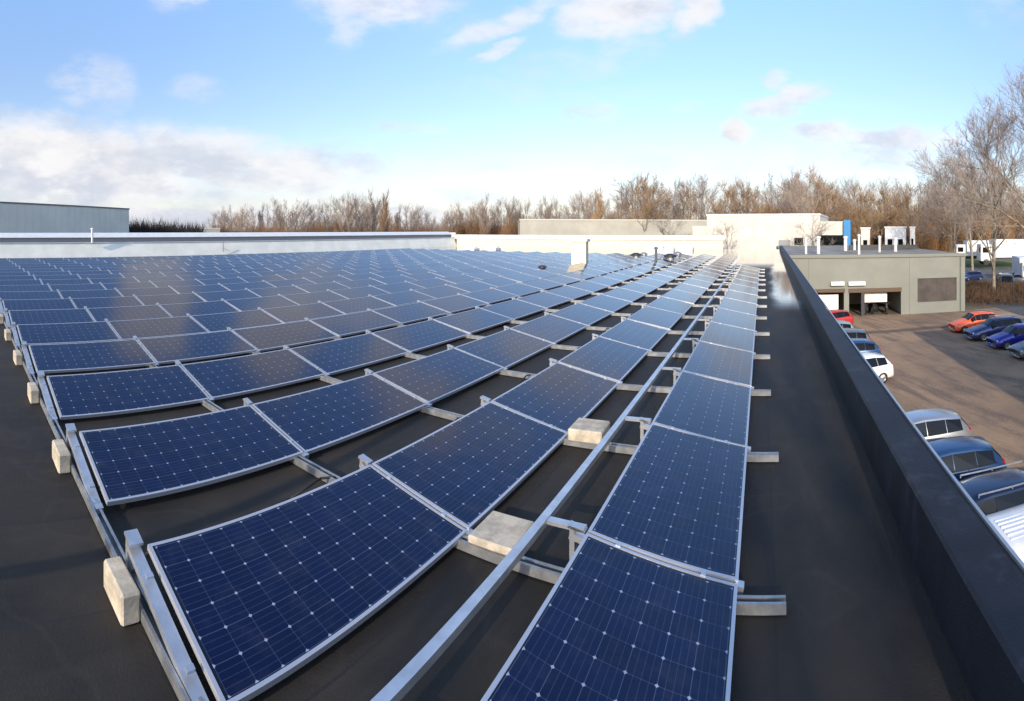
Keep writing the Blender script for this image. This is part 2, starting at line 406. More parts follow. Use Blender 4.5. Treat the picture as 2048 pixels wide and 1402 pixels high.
# parapet with a chamfered foot strip and flat top
pr = MB(); ZP = .45
prof = [(-.03, 0.002), (-.02, .2), (0.0, ZP - .02), (.02, ZP), (.27, ZP + .006), (.31, ZP - .01)]
ys = [RY0 + (RY1 - RY0) * i / 40 for i in range(41)]
rng = random.Random(5)
vs = []
for y in ys:
    jx = rng.uniform(-.006, .006); jz = rng.uniform(-.004, .004)
    for (a, z) in prof: vs.append((par_x(y) + a + (jx if a >= -.06 else 0), y, z + (jz if z > .2 else 0)))
k = len(prof)
pr.add(vs, [(i * k + j, (i + 1) * k + j, (i + 1) * k + j + 1, i * k + j + 1) for i in range(40) for j in range(k - 1)])
pp = pr.build('parapet', M['flash'], bld, (0, 0, -GZ))
tr = MB()
for i in range(20):
    y0 = RY0 + (RY1 - RY0) * i / 20; y1 = RY0 + (RY1 - RY0) * (i + 1) / 20 - .01
    xa = par_x(y0) + .31; xb = par_x(y1) + .31
    tr.add([(xa, y0, ZP - .012), (xa + .022, y0, ZP - .012), (xa + .022, y0, ZP + .014), (xa, y0, ZP + .014),
            (xb, y1, ZP - .012), (xb + .022, y1, ZP - .012), (xb + .022, y1, ZP + .014), (xb, y1, ZP + .014)],
           [(0, 1, 2, 3), (7, 6, 5, 4), (0, 4, 5, 1), (1, 5, 6, 2), (2, 6, 7, 3), (3, 7, 4, 0)])
tr.build('edge_trim', M['line'], pp)
wl = MB(); wl.add([(par_x(RY0) + .29, RY0, 0), (par_x(RY1) + .29, RY1, 0), (par_x(RY1) + .29, RY1, -GZ + ZP - .02), (par_x(RY0) + .29, RY0, -GZ + ZP - .02)], [(0, 1, 2, 3)])
wl.add([(RX0, RY0, 0), (par_x(RY0) + .23, RY0, 0), (par_x(RY0) + .23, RY0, -GZ), (RX0, RY0, -GZ)], [(0, 1, 2, 3)])
wl.add([(RX0, RY1, 0), (par_x(RY1) + .23, RY1, 0), (par_x(RY1) + .23, RY1, -GZ), (RX0, RY1, -GZ)], [(0, 3, 2, 1)])
wl.add([(RX0, RY0, 0), (RX0, RY1, 0), (RX0, RY1, -GZ), (RX0, RY0, -GZ)], [(0, 3, 2, 1)])
wl.build('wall', M['greywall'], bld)
# left boundary wall: cream wall, dark recess, white rolled coping; it turns the corner at the far end
lw = empty('boundary_wall', (RX0, 0, 0), label='long cream wall with white coping along the left edge of the roof', cat='wall')
w = MB(); w.add([(0, RY0, 0), (-.42, RY0, 1.17), (-.9, RY0, 1.17), (-.9, RY0, 0), (0, RY1, 0), (-.42, RY1, 1.17), (-.9, RY1, 1.17), (-.9, RY1, 0)], [(0, 1, 2, 3), (7, 6, 5, 4), (0, 4, 5, 1), (1, 5, 6, 2), (2, 6, 7, 3), (3, 7, 4, 0)]); w.build('wall', M['cream'], lw)
w = MB(); w.bbox(-.70, -.36, RY0, RY1, 1.173, 1.235, .012); w.build('ledge', M['white'], lw)
w = MB(); w.box(-1.6, -.95, RY0, RY1, 0, 1.62); w.build('recess', mat('grey_flashing', (.20, .20, .22), .6), lw)
w = MB(); Mx = None
prof = [(-2.3, 1.63), (-2.3, 1.85), (-2.2, 2.0), (-1.7, 2.04), (-1.4, 2.0), (-.80, 1.66), (-.80, 1.63), (-2.3, 1.63)]
ny = 24; vs = []
for i in range(ny + 1):
    y = RY0 + (RY1 - RY0) * i / ny
    for a, z in prof: vs.append((a, y, z))
k = len(prof)
w.add(vs, [(i * k + j, i * k + j + 1, (i + 1) * k + j + 1, (i + 1) * k + j) for i in range(ny) for j in range(k - 1)])
w.build('coping', M['white'], lw)
fw = empty('boundary_wall', (0, RY1, 0), label='bright white low wall closing off the far end of the roof', cat='wall')
w = MB(); w.box(RX0, -4.6, 0, .3, 0, 1.05); w.build('wall', mat('cream_front', (.55, .53, .45), .8, var=.07), fw)
w = MB(); w.bbox(RX0 - .3, -4.4, -.12, .45, 1.05, 1.62, .03); w.build('coping', M['white'], fw)

# ------------------------------------------------------------------ the solar array
TILT, ZL = .201, .093
ZHI = ZL + PW * sin(TILT)
Y0 = 1.146; PITCH = 1.98; RP = 1.90
XH = lambda k: (-1.128, -3.006, -4.893)[k] if k < 3 else -4.893 - RP * (k - 2) - .04
NROW = 19
def ncol(k): return 14 if k == 0 else 21
ordw = ['first', 'second', 'third', 'fourth', 'fifth', 'sixth', 'seventh', 'eighth', 'ninth', 'tenth', 'eleventh', 'twelfth', 'thirteenth',
        'fourteenth', 'fifteenth', 'sixteenth', 'seventeenth', 'eighteenth', 'nineteenth', 'twentieth', 'twenty-first', 'twenty-second']

fr = MB(); t_ = .038
def ring(z, i): return [(i, i, z), (PW - i, i, z), (PW - i, PL - i, z), (i, PL - i, z)]
vs = ring(0, 0) + ring(0, LIP) + ring(-.006, LIP) + ring(-t_, 0) + ring(-t_, .03) + ring(-.0015, .0) 
fs = []
for a, c_ in ((0, 4), (4, 8)):
    for i in range(4):
        j = (i + 1) % 4; fs.append((a + i, a + j, c_ + j, c_ + i))
for i in range(4):
    j = (i + 1) % 4
    fs.append((12 + i, 12 + j, 0 + j, 0 + i)); fs.append((12 + j, 12 + i, 16 + i, 16 + j))
fr.add(vs[:20], fs)
ME_FRAME = fr.mesh('frame', M['frame'])
gl = MB(); gl.box(.006, PW - .006, .006, PL - .006, -.010, -.004)
ME_GLASS = gl.mesh('glass', M['cells'])


def keep_clear(k, j):
    """openings left in the array round the roof vents"""
    x = XH(k) + .5; y = Y0 + PITCH * j + 1
    for vx, vy, rr in VENT_CLEAR:
        if abs(x - vx) < rr and abs(y - vy) < 1.2: return True
    return False


vent_p = at(1160, 534, 0); pipe_p = at(1312, 531, 0)
VENT_CLEAR = [(vent_p.x, vent_p.y, .8)]
cand = []
for k in range(NROW):
    for j in range(ncol(k)):
        if keep_clear(k, j): continue
        x = XH(k) + .5; y = Y0 + PITCH * j + 1
        th_ = atan2(x, y) * F + XV
        d = sqrt(x * x + y * y); n_al = (d ** -3) * (CH * cos(TILT) - sin(TILT) * x * -1 * -1)
        vis = 1.0 if th_ > -40 else .05
        cand.append((vis * d ** -3 * (2.1 * cos(TILT) + sin(TILT) * abs(x)), k, j))
cand.sort(reverse=True)
near = {(k, j) for _, k, j in cand[:300]}
far_fr = MB(); far_gl = MB()
for _, k, j in sorted(cand, key=lambda c: (c[1], c[2])):
    yy = Y0 + (.04 if k == 0 else 0) + PITCH * j
    rg = random.Random(k * 50 + j)
    loc = Vector((XH(k), yy, ZHI)); dt = rg.uniform(-.010, .010)
    if (k, j) in near:
        if j == 0: where = 'at the near end'
        else: where = ordw[j] + ' from the near end'
        root = empty('solar_panel', loc, 0)
        root.rotation_euler = (rg.uniform(-.002, .002), TILT + dt, 0)
        tag(root, 'blue solar panel %s of the %s row from the dark parapet' % (where, ordw[k]), 'solar panel', 'solar panels in rows on the roof')
        inst('frame', ME_FRAME, root); inst('glass', ME_GLASS, root)
    else:
        Mt = Matrix.Translation(loc) @ Matrix.Rotation(TILT + dt, 4, 'Y')
        far_fr.add([Mt @ Vector(p) for p in fr.v], fr.f)
        far_gl.add([Mt @ Vector(p) for p in gl.v], gl.f)
fo = far_fr.build('solar_panel_field', M['frame']); tag(fo, 'mass of distant solar panels filling the far part of the roof', 'solar panels', kind='stuff')
far_mat = mat('distant_cells', (.004, .008, .035), .12, spec=.5, var=.25, vscale=2)
far_gl.build('glass', far_mat, fo)

# channel rails across the roof at every joint, each with its sloping arms and raised brackets
LAST = NROW - 1
XEND = XH(LAST) - .3
def channel(mb, x0, x1, yc, z0=.012, wd=.075, ht=.065):
    mb.box(x0, x1, yc - wd / 2, yc - wd / 2 + .006, z0, z0 + ht)
    mb.box(x0, x1, yc + wd / 2 - .006, yc + wd / 2, z0, z0 + ht)
    mb.box(x0, x1, yc - wd / 2 + .007, yc + wd / 2 - .007, z0, z0 + .006)
    mb.box(x0, x1, yc - wd / 2 + .007, yc - wd / 2 + .020, z0 + ht - .005, z0 + ht)
    mb.box(x0, x1, yc + wd / 2 - .020, yc + wd / 2 - .007, z0 + ht - .005, z0 + ht)


def arm_mesh(wd, name='support_arm'):
    """sloping beam under the joint, raised bracket at its high end, short foot at the low end; origin on the high panel corner"""
    a = MB(); ct, st = cos(TILT), sin(TILT)
    def P(u, v): return Vector((u * ct + v * st, 0, -u * st + v * ct))
    a.bar(P(-.11, -.062), P(PW + .02, -.062), wd, .045)
    a.bar(P(-.13, .000), P(-.01, .000), wd + .015, .020)                 # bracket cap standing above the frame
    a.bar(P(-.10, -.01), Vector((-.10, 0, -ZHI + .08)), wd, .035)         # post
    a.bar(P(.05, -.08), Vector((-.09, 0, -ZHI + .09)), wd * .5, .02)      # brace
    a.bar(P(PW * .5, -.08), Vector((PW * .5, 0, -ZHI + .08)), .03, .03)
    for u in (.22, .78): a.box(-.016, .016, -.022, .022, -.012, .006, Matrix.Translation(P(PW * u, .0)) @ Matrix.Rotation(TILT, 4, 'Y'))   # clamps
    a.box(-.028, .028, -.03, .03, -.05, .004, Matrix.Translation(P(PW + .012, -.01)) @ Matrix.Rotation(TILT, 4, 'Y'))
    return a.mesh(name, M['alu'])


ME_ARM = arm_mesh(.045)
ME_ARM_END = arm_mesh(.075)
for j in range(22):
    yb = Y0 + PITCH * j - .095
    x1 = .143 + (.02 * ((j * 7) % 3 - 1)) if j > 0 else .12
    k0 = 0
    if j > 14: x1 = XH(1) + PW + .25; k0 = 1
    if j == 21: pass
    rail = MB(); channel(rail, XEND, x1, 0)
    root = empty('mounting_rail', (0, yb, 0))
    if j == 0: lab = 'bare metal cross rail along the near end of all the panel rows'
    else: lab = 'metal cross rail beneath the %s joint between panels from the near end' % ordw[j - 1]
    tag(root, lab, 'mounting rail', 'metal cross rails under the panels')
    rail.build('base_rail', M['galv'], root)
    for k in range(k0, NROW):
        if k == 0 and j > 14: continue
        if XH(k) < -24 and j % 2 and False: continue
        me = ME_ARM_END if j == 0 else ME_ARM
        dy = (.025 if j == 0 else .085) + (.04 if k == 0 else 0)
        inst('support_arm', me, root, (XH(k), dy, ZHI))

# the raised long rail between the two nearest rows, tied to the high edge of the first row at every joint
tray = empty('cable_rail', (-1.44, 0, 0), label='long raised pale blue metal rail running between the two nearest panel rows', cat='rail')
tb = MB(); TZ = .325
tb.box(-.030, .030, .9, 28.9, TZ - .006, TZ); tb.box(-.030, -.024, .9, 28.9, TZ - .045, TZ - .007); tb.box(.024, .030, .9, 28.9, TZ - .045, TZ - .007)
tb.build('rail', M['alu'], tray)
for j in range(15):
    yj = Y0 + .04 + PITCH * j - .01
    c1 = MB(); c1.box(.032, .30, yj - .03, yj + .03, TZ - .028, TZ - .003); c1.build('cross_bar', M['alu'], tray)

# ballast blocks
def block(x, y, z, sx, sy, sz, label, rz=0.0, seed=0):
    rg = random.Random(seed); m = MB()
    m.bbox(-sx / 2, sx / 2, -sy / 2, sy / 2, 0, sz, .014)
    o = m.build('ballast_block', M['conc'], None, (x, y, z)); o.rotation_euler = (0, 0, rz)
    return tag(o, label, 'concrete block', 'concrete ballast blocks')


where = ['', 'concrete block at the near left corner of the second panel row', 'concrete block at the near end of the third panel row',
         'concrete block at the near end of the fourth panel row', 'concrete block at the near end of the fifth panel row',
         'concrete block at the near end of the sixth panel row', 'concrete block at the near end of the seventh panel row',
         'concrete block at the near end of the eighth panel row']
for k in range(1, 8):
    block(XH(k) + .06, Y0 - .195, .0, .36, .12, .185, where[k], .02 * ((k * 5) % 3 - 1), k)
RAILT = .078
block(-1.785, Y0 + PITCH + .06, RAILT, .36, .38, .06, 'flat grey brown paving slab beside the raised rail, nearest to the camera', .03, 20)
block(-1.80, Y0 + 2 * PITCH, RAILT, .37, .35, .13, 'bright pale concrete block beside the raised rail, behind the flat slab', .03, 30)

cb = MB(); pts = []
rg = random.Random(9)
for i in range(60):
    y = 1.25 + i * .33
    pts.append(Vector((XH(1) - .36 + .05 * sin(y * 1.7) + rg.uniform(-.012, .012), y, .018 + (.075 if abs(((y - Y0 + .095) / PITCH + .5) % 1 - .5) < .09 else 0))))
for p_, q_ in zip(pts, pts[1:]): cb.tube(p_, q_, .011, n=6)
tag(cb.build('cable', M['black'], smooth=True), 'black cable lying on the roof between the second and third panel rows', 'cable')

# ------------------------------------------------------------------ things standing on the roof
v = empty('ventilation_shaft', vent_p, .15, label='tall cream ventilation shaft with dark foot standing among the panels', cat='vent')
m_ = MB(); m_.bbox(-.45, .45, -.4, .4, .05, 1.55, .02); m_.build('shaft', mat('cream_paint', (.78, .70, .50), .6, var=.05), v)
m_ = MB(); m_.bbox(-.55, .55, -.5, .5, 1.55, 1.75, .04); m_.build('cap', M['white'], v)
m_ = MB(); m_.bbox(-1.0, .75, -.6, .6, 0, .07, .02); m_.box(-2.6, -1.0, -.05, .05, .01, .1); m_.build('foot', mat('foot_brown', (.05, .03, .025), .8), v)
v = empty('vent_pipe', pipe_p, label='thin dark vent pipe standing right of the cream shaft', cat='pipe')
m_ = MB(); m_.tube((0, 0, 0), (0, 0, 1.05), .085, n=12); m_.build('pipe', mat('dark_grey_pipe', (.09, .09, .10), .5), v)
m_ = MB(); m_.lathe([(.085, 1.06), (.15, 1.06), (.15, 1.14), (.03, 1.22), (0, 1.22)], 12); m_.build('cowl', mat('cowl_grey', (.11, .11, .12), .5), v)
m_ = MB(); m_.bbox(-.25, .25, -.25, .25, 0, .05, .01); m_.build('base_plate', M['galv'], v)


def dome(px, r, wd, ht, label):
    p = polar(px, r); v = empty('roof_light', (p.x, p.y, 0), label=label, cat='roof light', group='roof lights at the far end')
    m_ = MB(); m_.bbox(-wd / 2, wd / 2, -.6, .6, 0, ht * .5, .02); m_.build('curb', M['white'], v)
    m_ = MB(); m_.lathe([(wd * .48, 0), (wd * .46, ht * .2), (wd * .36, ht * .38), (wd * .2, ht * .48), (0, ht * .5)], 14, Matrix.Translation((0, 0, ht * .5)) @ Matrix.Diagonal((1, 1.2 / wd, 1, 1)))
    m_.build('dome', M['white'], v, smooth=True)
dome(1310, 55, 2.0, .9, 'white roof light at the far end behind the thin dark pipe')
dome(1338, 52, 1.1, .75, 'small white roof light beside the wider one at the far end')
dome(940, 57, 1.8, .5, 'leftmost low roof light below the far corner of the white wall')
dome(985, 57, 1.5, .6, 'low roof light second from the left below the far wall')
dome(1372, 56, 1.6, .7, 'white roof light furthest right along the far wall')


def lowvent(px, py, wd, ht, label, matn='dark'):
    p = at(px, py, 0); v = empty('roof_vent', (p.x, p.y, 0), label=label, cat='vent', group='low grey roof vents')
    m_ = MB(); m_.lathe([(0, 0), (wd * .35, 0), (wd * .35, ht * .6)], 12); m_.build('neck', M['galv'], v)
    m_ = MB(); m_.lathe([(wd * .36, ht * .6), (wd * .5, ht * .6), (wd * .5, ht * .8), (wd * .2, ht), (0, ht)], 12); m_.build('cowl', M[matn], v)
lowvent(1272, 520, .8, .55, 'low dark roof vent left of the thin dark pipe')
lowvent(1288, 517, .6, .5, 'grey roof vent just left of the thin dark pipe', 'galv')
lowvent(1340, 524, .9, .6, 'low dark roof vent right of the thin dark pipe')
lowvent(1356, 517, .6, .55, 'pale roof vent furthest right of the thin dark pipe', 'galv')
lowvent(1085, 541, .5, .3, 'small dark roof vent at the left end of the brown foot')

v = empty('vent_pipe', (RX0 + .8, 0, 0), label='short white pipe standing against the long cream wall', cat='pipe')
yv = (RX0 + .8) / tan((190 - XV) / F); v.location = (RX0 - .1, yv, 1.2)
m_ = MB(); m_.tube((0, 0, 0), (0, 0, 1.15), .09, n=10); m_.build('pipe', M['white'], v)
m_ = MB(); m_.lathe([(.09, 1.12), (.15, 1.12), (.15, 1.2), (0, 1.26)], 10); m_.build('cowl', M['white'], v)
yv = (RX0 + .3) / tan((449 - XV) / F)
v = empty('wall_bracket', (RX0 + .06, yv, 0), label='thin grey forked bracket leaning on the long cream wall', cat='bracket')
m_ = MB(); m_.bar((0, 0, .3), (0, .0, 1.15), .05, .05); m_.bar((.02, 0, .6), (.35, .5, .32), .05, .05); m_.build('strut', M['galv'], v)

# mast behind the camera whose thin shadow lies on the roof at the left
mx = -2.87
v = empty('mast', (mx, -4.5, 0), label='slim grey roof mast behind the camera throwing a thin shadow on the roof', cat='mast')
m_ = MB(); m_.tube((0, 0, 0), (0, 0, 4.6), .075, .06, n=12); m_.build('pole', M['galv'], v)
m_ = MB(); m_.bbox(-.3, .3, -.3, .3, 0, .08, .02); m_.build('base_plate', M['galv'], v)


# ------------------------------------------------------------------ buildings around
def slab_building(name, label, p0, p1, depth, ztop, wallm, roofm, parts=None):
    """box building: front wall from p0 to p1 (plan), going back by depth, standing on the ground"""
    p0 = Vector((p0[0], p0[1], 0)); p1 = Vector((p1[0], p1[1], 0)); d = (p1 - p0); L_ = d.length
    ang = atan2(d.y, d.x)
    root = empty(name, (p0.x, p0.y, GZ), ang, label=label, cat='building')
    h = ztop - GZ
    m_ = MB(); m_.box(0, L_, 0, depth, 0, h); 
    wo = m_.build('wall', wallm, root)
    m_ = MB(); m_.box(-.12, L_ + .12, -.12, depth + .12, h + .002, h + .30); m_.build('roof', roofm, root)
    return root, L_, h


def ribs(root, L_, h, mt, step=1.0, name='cladding_rib', z0=0.0):
    m_ = MB(); x = step / 2
    while x < L_: m_.box(x - .05, x + .05, -.045, -.002, z0, h - .02); x += step
    return m_.build(name, mt, root)


clad = mat('pale_cladding', (.78, .73, .62), .55, var=.06, vscale=.15)
a, c_ = polar(-60, 88), polar(258, 121)
root, L_, h = slab_building('warehouse_building', 'large plain grey metal shed at the far left behind the cream wall', a, c_, 40, zat(405, 90), clad, mat('dark_roof_edge', (.17, .18, .19), .6))
ribs(root, L_, h, clad, 2.0)
beige = mat('beige_cladding', (.36, .35, .30), .7, var=.10, vscale=.2)
a, c_ = polar(1425, 128), polar(1040, 118)
a, c_ = polar(1040, 118), polar(1425, 128)
root, L_, h = slab_building('industrial_building', 'long beige grey building beyond the far white wall, partly behind bare trees', a, c_, 30, zat(441, 120), beige, mat('pale_roof_edge', (.5, .49, .45), .7))
ribs(root, L_, h, beige, 3.0)
for i in range(0):
    m_ = MB(); m_.box(L_ * (.12 + .18 * i), L_ * (.12 + .18 * i) + 3, -.05, -.003, h - 3.2, h - 1.6); m_.build('window', M['glass'], root)
# bright white hall
a, c_ = polar(1414, 96), polar(1640, 92)
root, L_, h = slab_building('white_hall', 'tall bright white hall with a blue corner beyond the far right roof end', a, c_, 26, zat(431, 94), M['offwhite'], M['white'])
ribs(root, L_, h, M['offwhite'], 1.2)
m_ = MB(); m_.box(-3.2, -.01, 1.0, 20, 0, h - 1.9); m_.build('side_wing', M['offwhite'], root)
# glazed front block with the blue end
a2, c2 = polar(1580, 91), polar(1688, 88)
lx = lambda px, r: (Matrix.Rotation(-root.rotation_euler.z, 3, 'Z') @ (polar(px, r) - Vector((root.location.x, root.location.y, 0)))).x
m_ = MB(); m_.box(lx(1640, 92) + .01, lx(1688, 92), .5, 20, 0, h - 1.1); m_.build('front_block', M['offwhite'], root)
m_ = MB(); m_.box(lx(1637, 92), lx(1687, 92), -.4, -.05, h - 5.3, h - 3.6); m_.build('window', M['glass'], root)
m_ = MB(); m_.box(lx(1588, 92), lx(1606, 92), -.15, -.003, h - 5.4, h - 4.1); m_.build('window', M['glass'], root)
m_ = MB(); m_.box(lx(1556, 92), lx(1580, 92), -.15, -.003, h - 5.5, h - 4.5); m_.build('window', mat('grey_shutter', (.25, .26, .27), .5), root)
m_ = MB(); m_.box(lx(1688, 92), lx(1701, 92), -.5, 10, 0, h - .9); m_.build('blue_corner', mat('blue_panel', (.02, .20, .46), .4), root)

# grey-green wing with the garage openings
YF = 48.0
def fx(px): return YF * tan((px - XV) / F)
def fz(px, py): return CH - (py - YH) * (YF / cos((px - XV) / F)) / F
wing = empty('garage_building', (0, YF, GZ), label='grey green flat roofed wing with open garage bays across the dirt yard', cat='building')
X0w, X1w = par_x(YF) + .34, fx(1930)
ztop = -.30
zb = -GZ
holes = [(fx(1626), fx(1688), 0.0, fz(1655, 579) - GZ), (fx(1698), fx(1802), 0.0, fz(1750, 577) - GZ), (fx(1835), fx(1913), fz(1870, 603) - GZ, fz(1870, 556) - GZ)]
H_ = ztop - GZ
m_ = MB()
xs = X0w
cur = X0w
for (xa, xb, za, zc) in holes:
    m_.box(cur, xa, 0, .3, 0, H_)
    m_.box(xa, xb, 0, .3, zc, H_)
    if za > 0: m_.box(xa, xb, 0, .3, 0, za)
    cur = xb
m_.box(cur, X1w, 0, .3, 0, H_)
m_.box(X1w - .3, X1w, .3, 30, 0, H_); m_.box(X0w, X1w, 29.7, 30, 0, H_)
m_.build('wall', M['greywall'], wing)
m_ = MB(); m_.box(X0w, X1w + .1, -.1, 30.1, H_ + .003, H_ + .14); m_.build('roof', mat('gravel_roof', (.22, .20, .175), .9, var=.25, vscale=.5), wing)
m_ = MB(); m_.box(X0w, X1w + .14, -.14, -.105, H_ - .08, H_ + .22); m_.build('fascia', mat('pale_fascia', (.18, .185, .16), .6), wing)
m_ = MB(); m_.box(fx(1745), X1w - 1, 13, 13.3, H_ + .15, H_ + .75); m_.build('upstand', M['dark'], wing)
inner = mat('garage_interior', (.40, .38, .33), .8)
m_ = MB(); m_.box(fx(1620), fx(1694), .31, 8, 3.9, 4.0); m_.box(fx(1620), fx(1810), 8, 8.1, 0, 4); m_.box(fx(1690), fx(1696), .31, 8, 0, 4)
m_.box(fx(1806), fx(1810), .31, 8, 0, 4); m_.box(fx(1696) + .01, fx(1810), .31, 8, 3.9, 4.0)
m_.build('interior', inner, wing)
shut = mat('white_roller_door', (.80, .78, .72), .6, var=.04)
hole1, hole2, win = holes
def door(xa, xb, z0, z1, y=.12):
    m_ = MB(); zz = z0
    while zz < z1 - .02:
        z2 = min(z1, zz + .35); m_.box(xa, xb, y, y + .05, zz, z2 - .02); m_.box(xa, xb, y + .015, y + .05, z2 - .02, z2); zz = z2
    return m_.build('roller_door', shut, wing)
door(fx(1634), fx(1677), 0.0, fz(1655, 590) - GZ)
door(fx(1729), fx(1777), fz(1750, 606) - GZ, fz(1750, 587) - GZ, .6)
brown = mat('brown_timber', (.10, .065, .04), .7)
m_ = MB(); m_.box(fx(1622), fx(1690), -.10, -.01, hole1[3] - .28, hole1[3] + .05); m_.build('lintel', brown, wing)
m_ = MB(); m_.box(fx(1697), fx(1803), -.08, -.01, hole2[3] - .35, hole2[3] + .04); m_.build('lintel', brown, wing)
m_ = MB(); m_.box(fx(1722), fx(1729), -.10, .2, 0, hole2[3] - .36); m_.build('door_post', M['dark'], wing)
for (xa, xb) in ((1661, 1688), (1696, 1730)):
    m_ = MB(); m_.bbox(fx(xa), fx(xb), -.35, -.003, fz(xa, 571) - GZ, fz(xa, 563) - GZ, .03); m_.build('wall_lamp', M['white'], wing)
m_ = MB(); m_.box(win[0], win[1], .10, .16, win[2], win[3])
wo = m_.build('window', mat('brown_shutter', (.055, .042, .038), .5, var=.35, vscale=.6), wing)
m_ = MB()
for i in range(1, 4):
    xx = win[0] + (win[1] - win[0]) * i / 4; m_.box(xx - .015, xx + .015, .085, .099, win[2], win[3])
m_.box(win[0], win[1], .04, .059, win[2] - .0, win[2] + .07)
m_.build('frame', mat('dark_brown_frame', (.05, .042, .04), .5), wo)
m_ = MB(); m_.tube((X1w - .5, -.08, 0), (X1w - .5, -.08, H_ - .1), .06, n=8); m_.build('downpipe', M['greywall'], wing)
JG = mat('joint_grey', (.13, .136, .113), .7)
x = X0w + 1.1
while x < X1w:
    if not any(h_[0] - .1 < x < h_[1] + .1 for h_ in holes): MB().box(x - .02, x + .02, -.012, -.001, 0, H_ - .09).build('cladding_joint', JG, wing)
    x += 1.1

# pipes on the wing's roof
wz = ztop + .14
for i, (px, r, ht, rad, lab) in enumerate([
        (1612, 52, 1.6, .12, 'white roof pipe closest to the dark parapet on the garage wing'),
        (1637, 52, 1.7, .17, 'thickest white roof pipe, near the front edge of the garage wing'),
        (1691, 60, 1.6, .2, 'white roof pipe below the blue building corner'), (1709, 62, 1.2, .16, 'short white roof pipe right of the blue corner'),
        (1718, 51, 1.9, .12, 'tall slim white roof pipe at the centre front of the garage wing'), (1759, 56, 1.7, .12, 'tall white roof pipe left of the white cabin on the wing'),
        (1791, 58, 1.5, .18, 'white roof pipe in front of the white cabin beyond the wing')]):
    p = polar(px, r, wz); v = empty('roof_pipe', p, label=lab, cat='pipe', group='white pipes on the garage wing roof')
    m_ = MB(); m_.tube((0, 0, 0), (0, 0, ht), rad, n=10); m_.build('pipe', M['white'], v, smooth=False)
    m_ = MB(); m_.lathe([(rad, ht - .1), (rad * 1.5, ht - .08), (rad * 1.5, ht + .05), (0, ht + .14)], 10); m_.build('cowl', M['white'], v)

# white cabins, house and lorries beyond on the right
def small_bld(name, label, px0, px1, r, pyt, wallm, roofm, depth=8, win=0):
    a, c_ = polar(px0, r), polar(px1, r)
    root, L_, h = slab_building(name, label, a, c_, depth, zat(pyt, r), wallm, roofm)
    for i in range(win):
        w_ = L_ / win; m_ = MB(); m_.box(w_ * (i + .25), w_ * (i + .7), -.06, -.003, h * .5, h * .75); m_.build('window', M['glass'], root)
    return root, L_, h
small_bld('site_cabin', 'white cabin between the roof pipes and the orange brown scrub', 1770, 1812, 100, 456, M['white'], M['white'], 6, 2)
small_bld('site_cabin', 'small pale cabin just right of the blue building corner', 1722, 1740, 98, 458, M['offwhite'], M['white'], 6, 1)
small_bld('site_cabin', 'narrow white cabin right of the larger white cabin', 1820, 1830, 104, 456, M['white'], M['white'], 6, 1)
small_bld('grey_shed', 'low purple grey shed left of the white box trailers', 1900, 1946, 150, 452, mat('mauve_wall', (.30, .26, .26), .8), mat('red_brown_roof', (.22, .13, .11), .8), 12, 3)
small_bld('pale_house', 'low pale house behind the bare trees at the right', 1846, 1902, 160, 462, mat('pink_render', (.50, .42, .36), .8), mat('brown_tiles', (.20, .14, .11), .8), 12, 3)
small_bld('low_shed', 'long low beige shed between the grey shed and the tree line', 300, 440, 150, 458, beige, mat('pale_roof', (.5, .5, .46), .7), 10, 4)
small_bld('low_shed', 'dark low shed roof peeping over the white coping at the centre', 800, 845, 110, 470, M['dark'], M['dark'], 8)
small_bld('low_shed', 'pale low shed roof right of the dark one beyond the coping', 848, 910, 112, 468, M['offwhite'], M['white'], 8, 2)


# ------------------------------------------------------------------ vehicles
def loft(stations, k):
    vs = []; fs = []
    for st in stations: vs += st
    for i in range(len(stations) - 1):
        for j in range(k):
            fs.append((i * k + j, i * k + (j + 1) % k, (i + 1) * k + (j + 1) % k, (i + 1) * k + j))
    fs.append(tuple(range(k))); fs.append(tuple(reversed(range((len(stations) - 1) * k, len(stations) * k))))
    return vs, fs


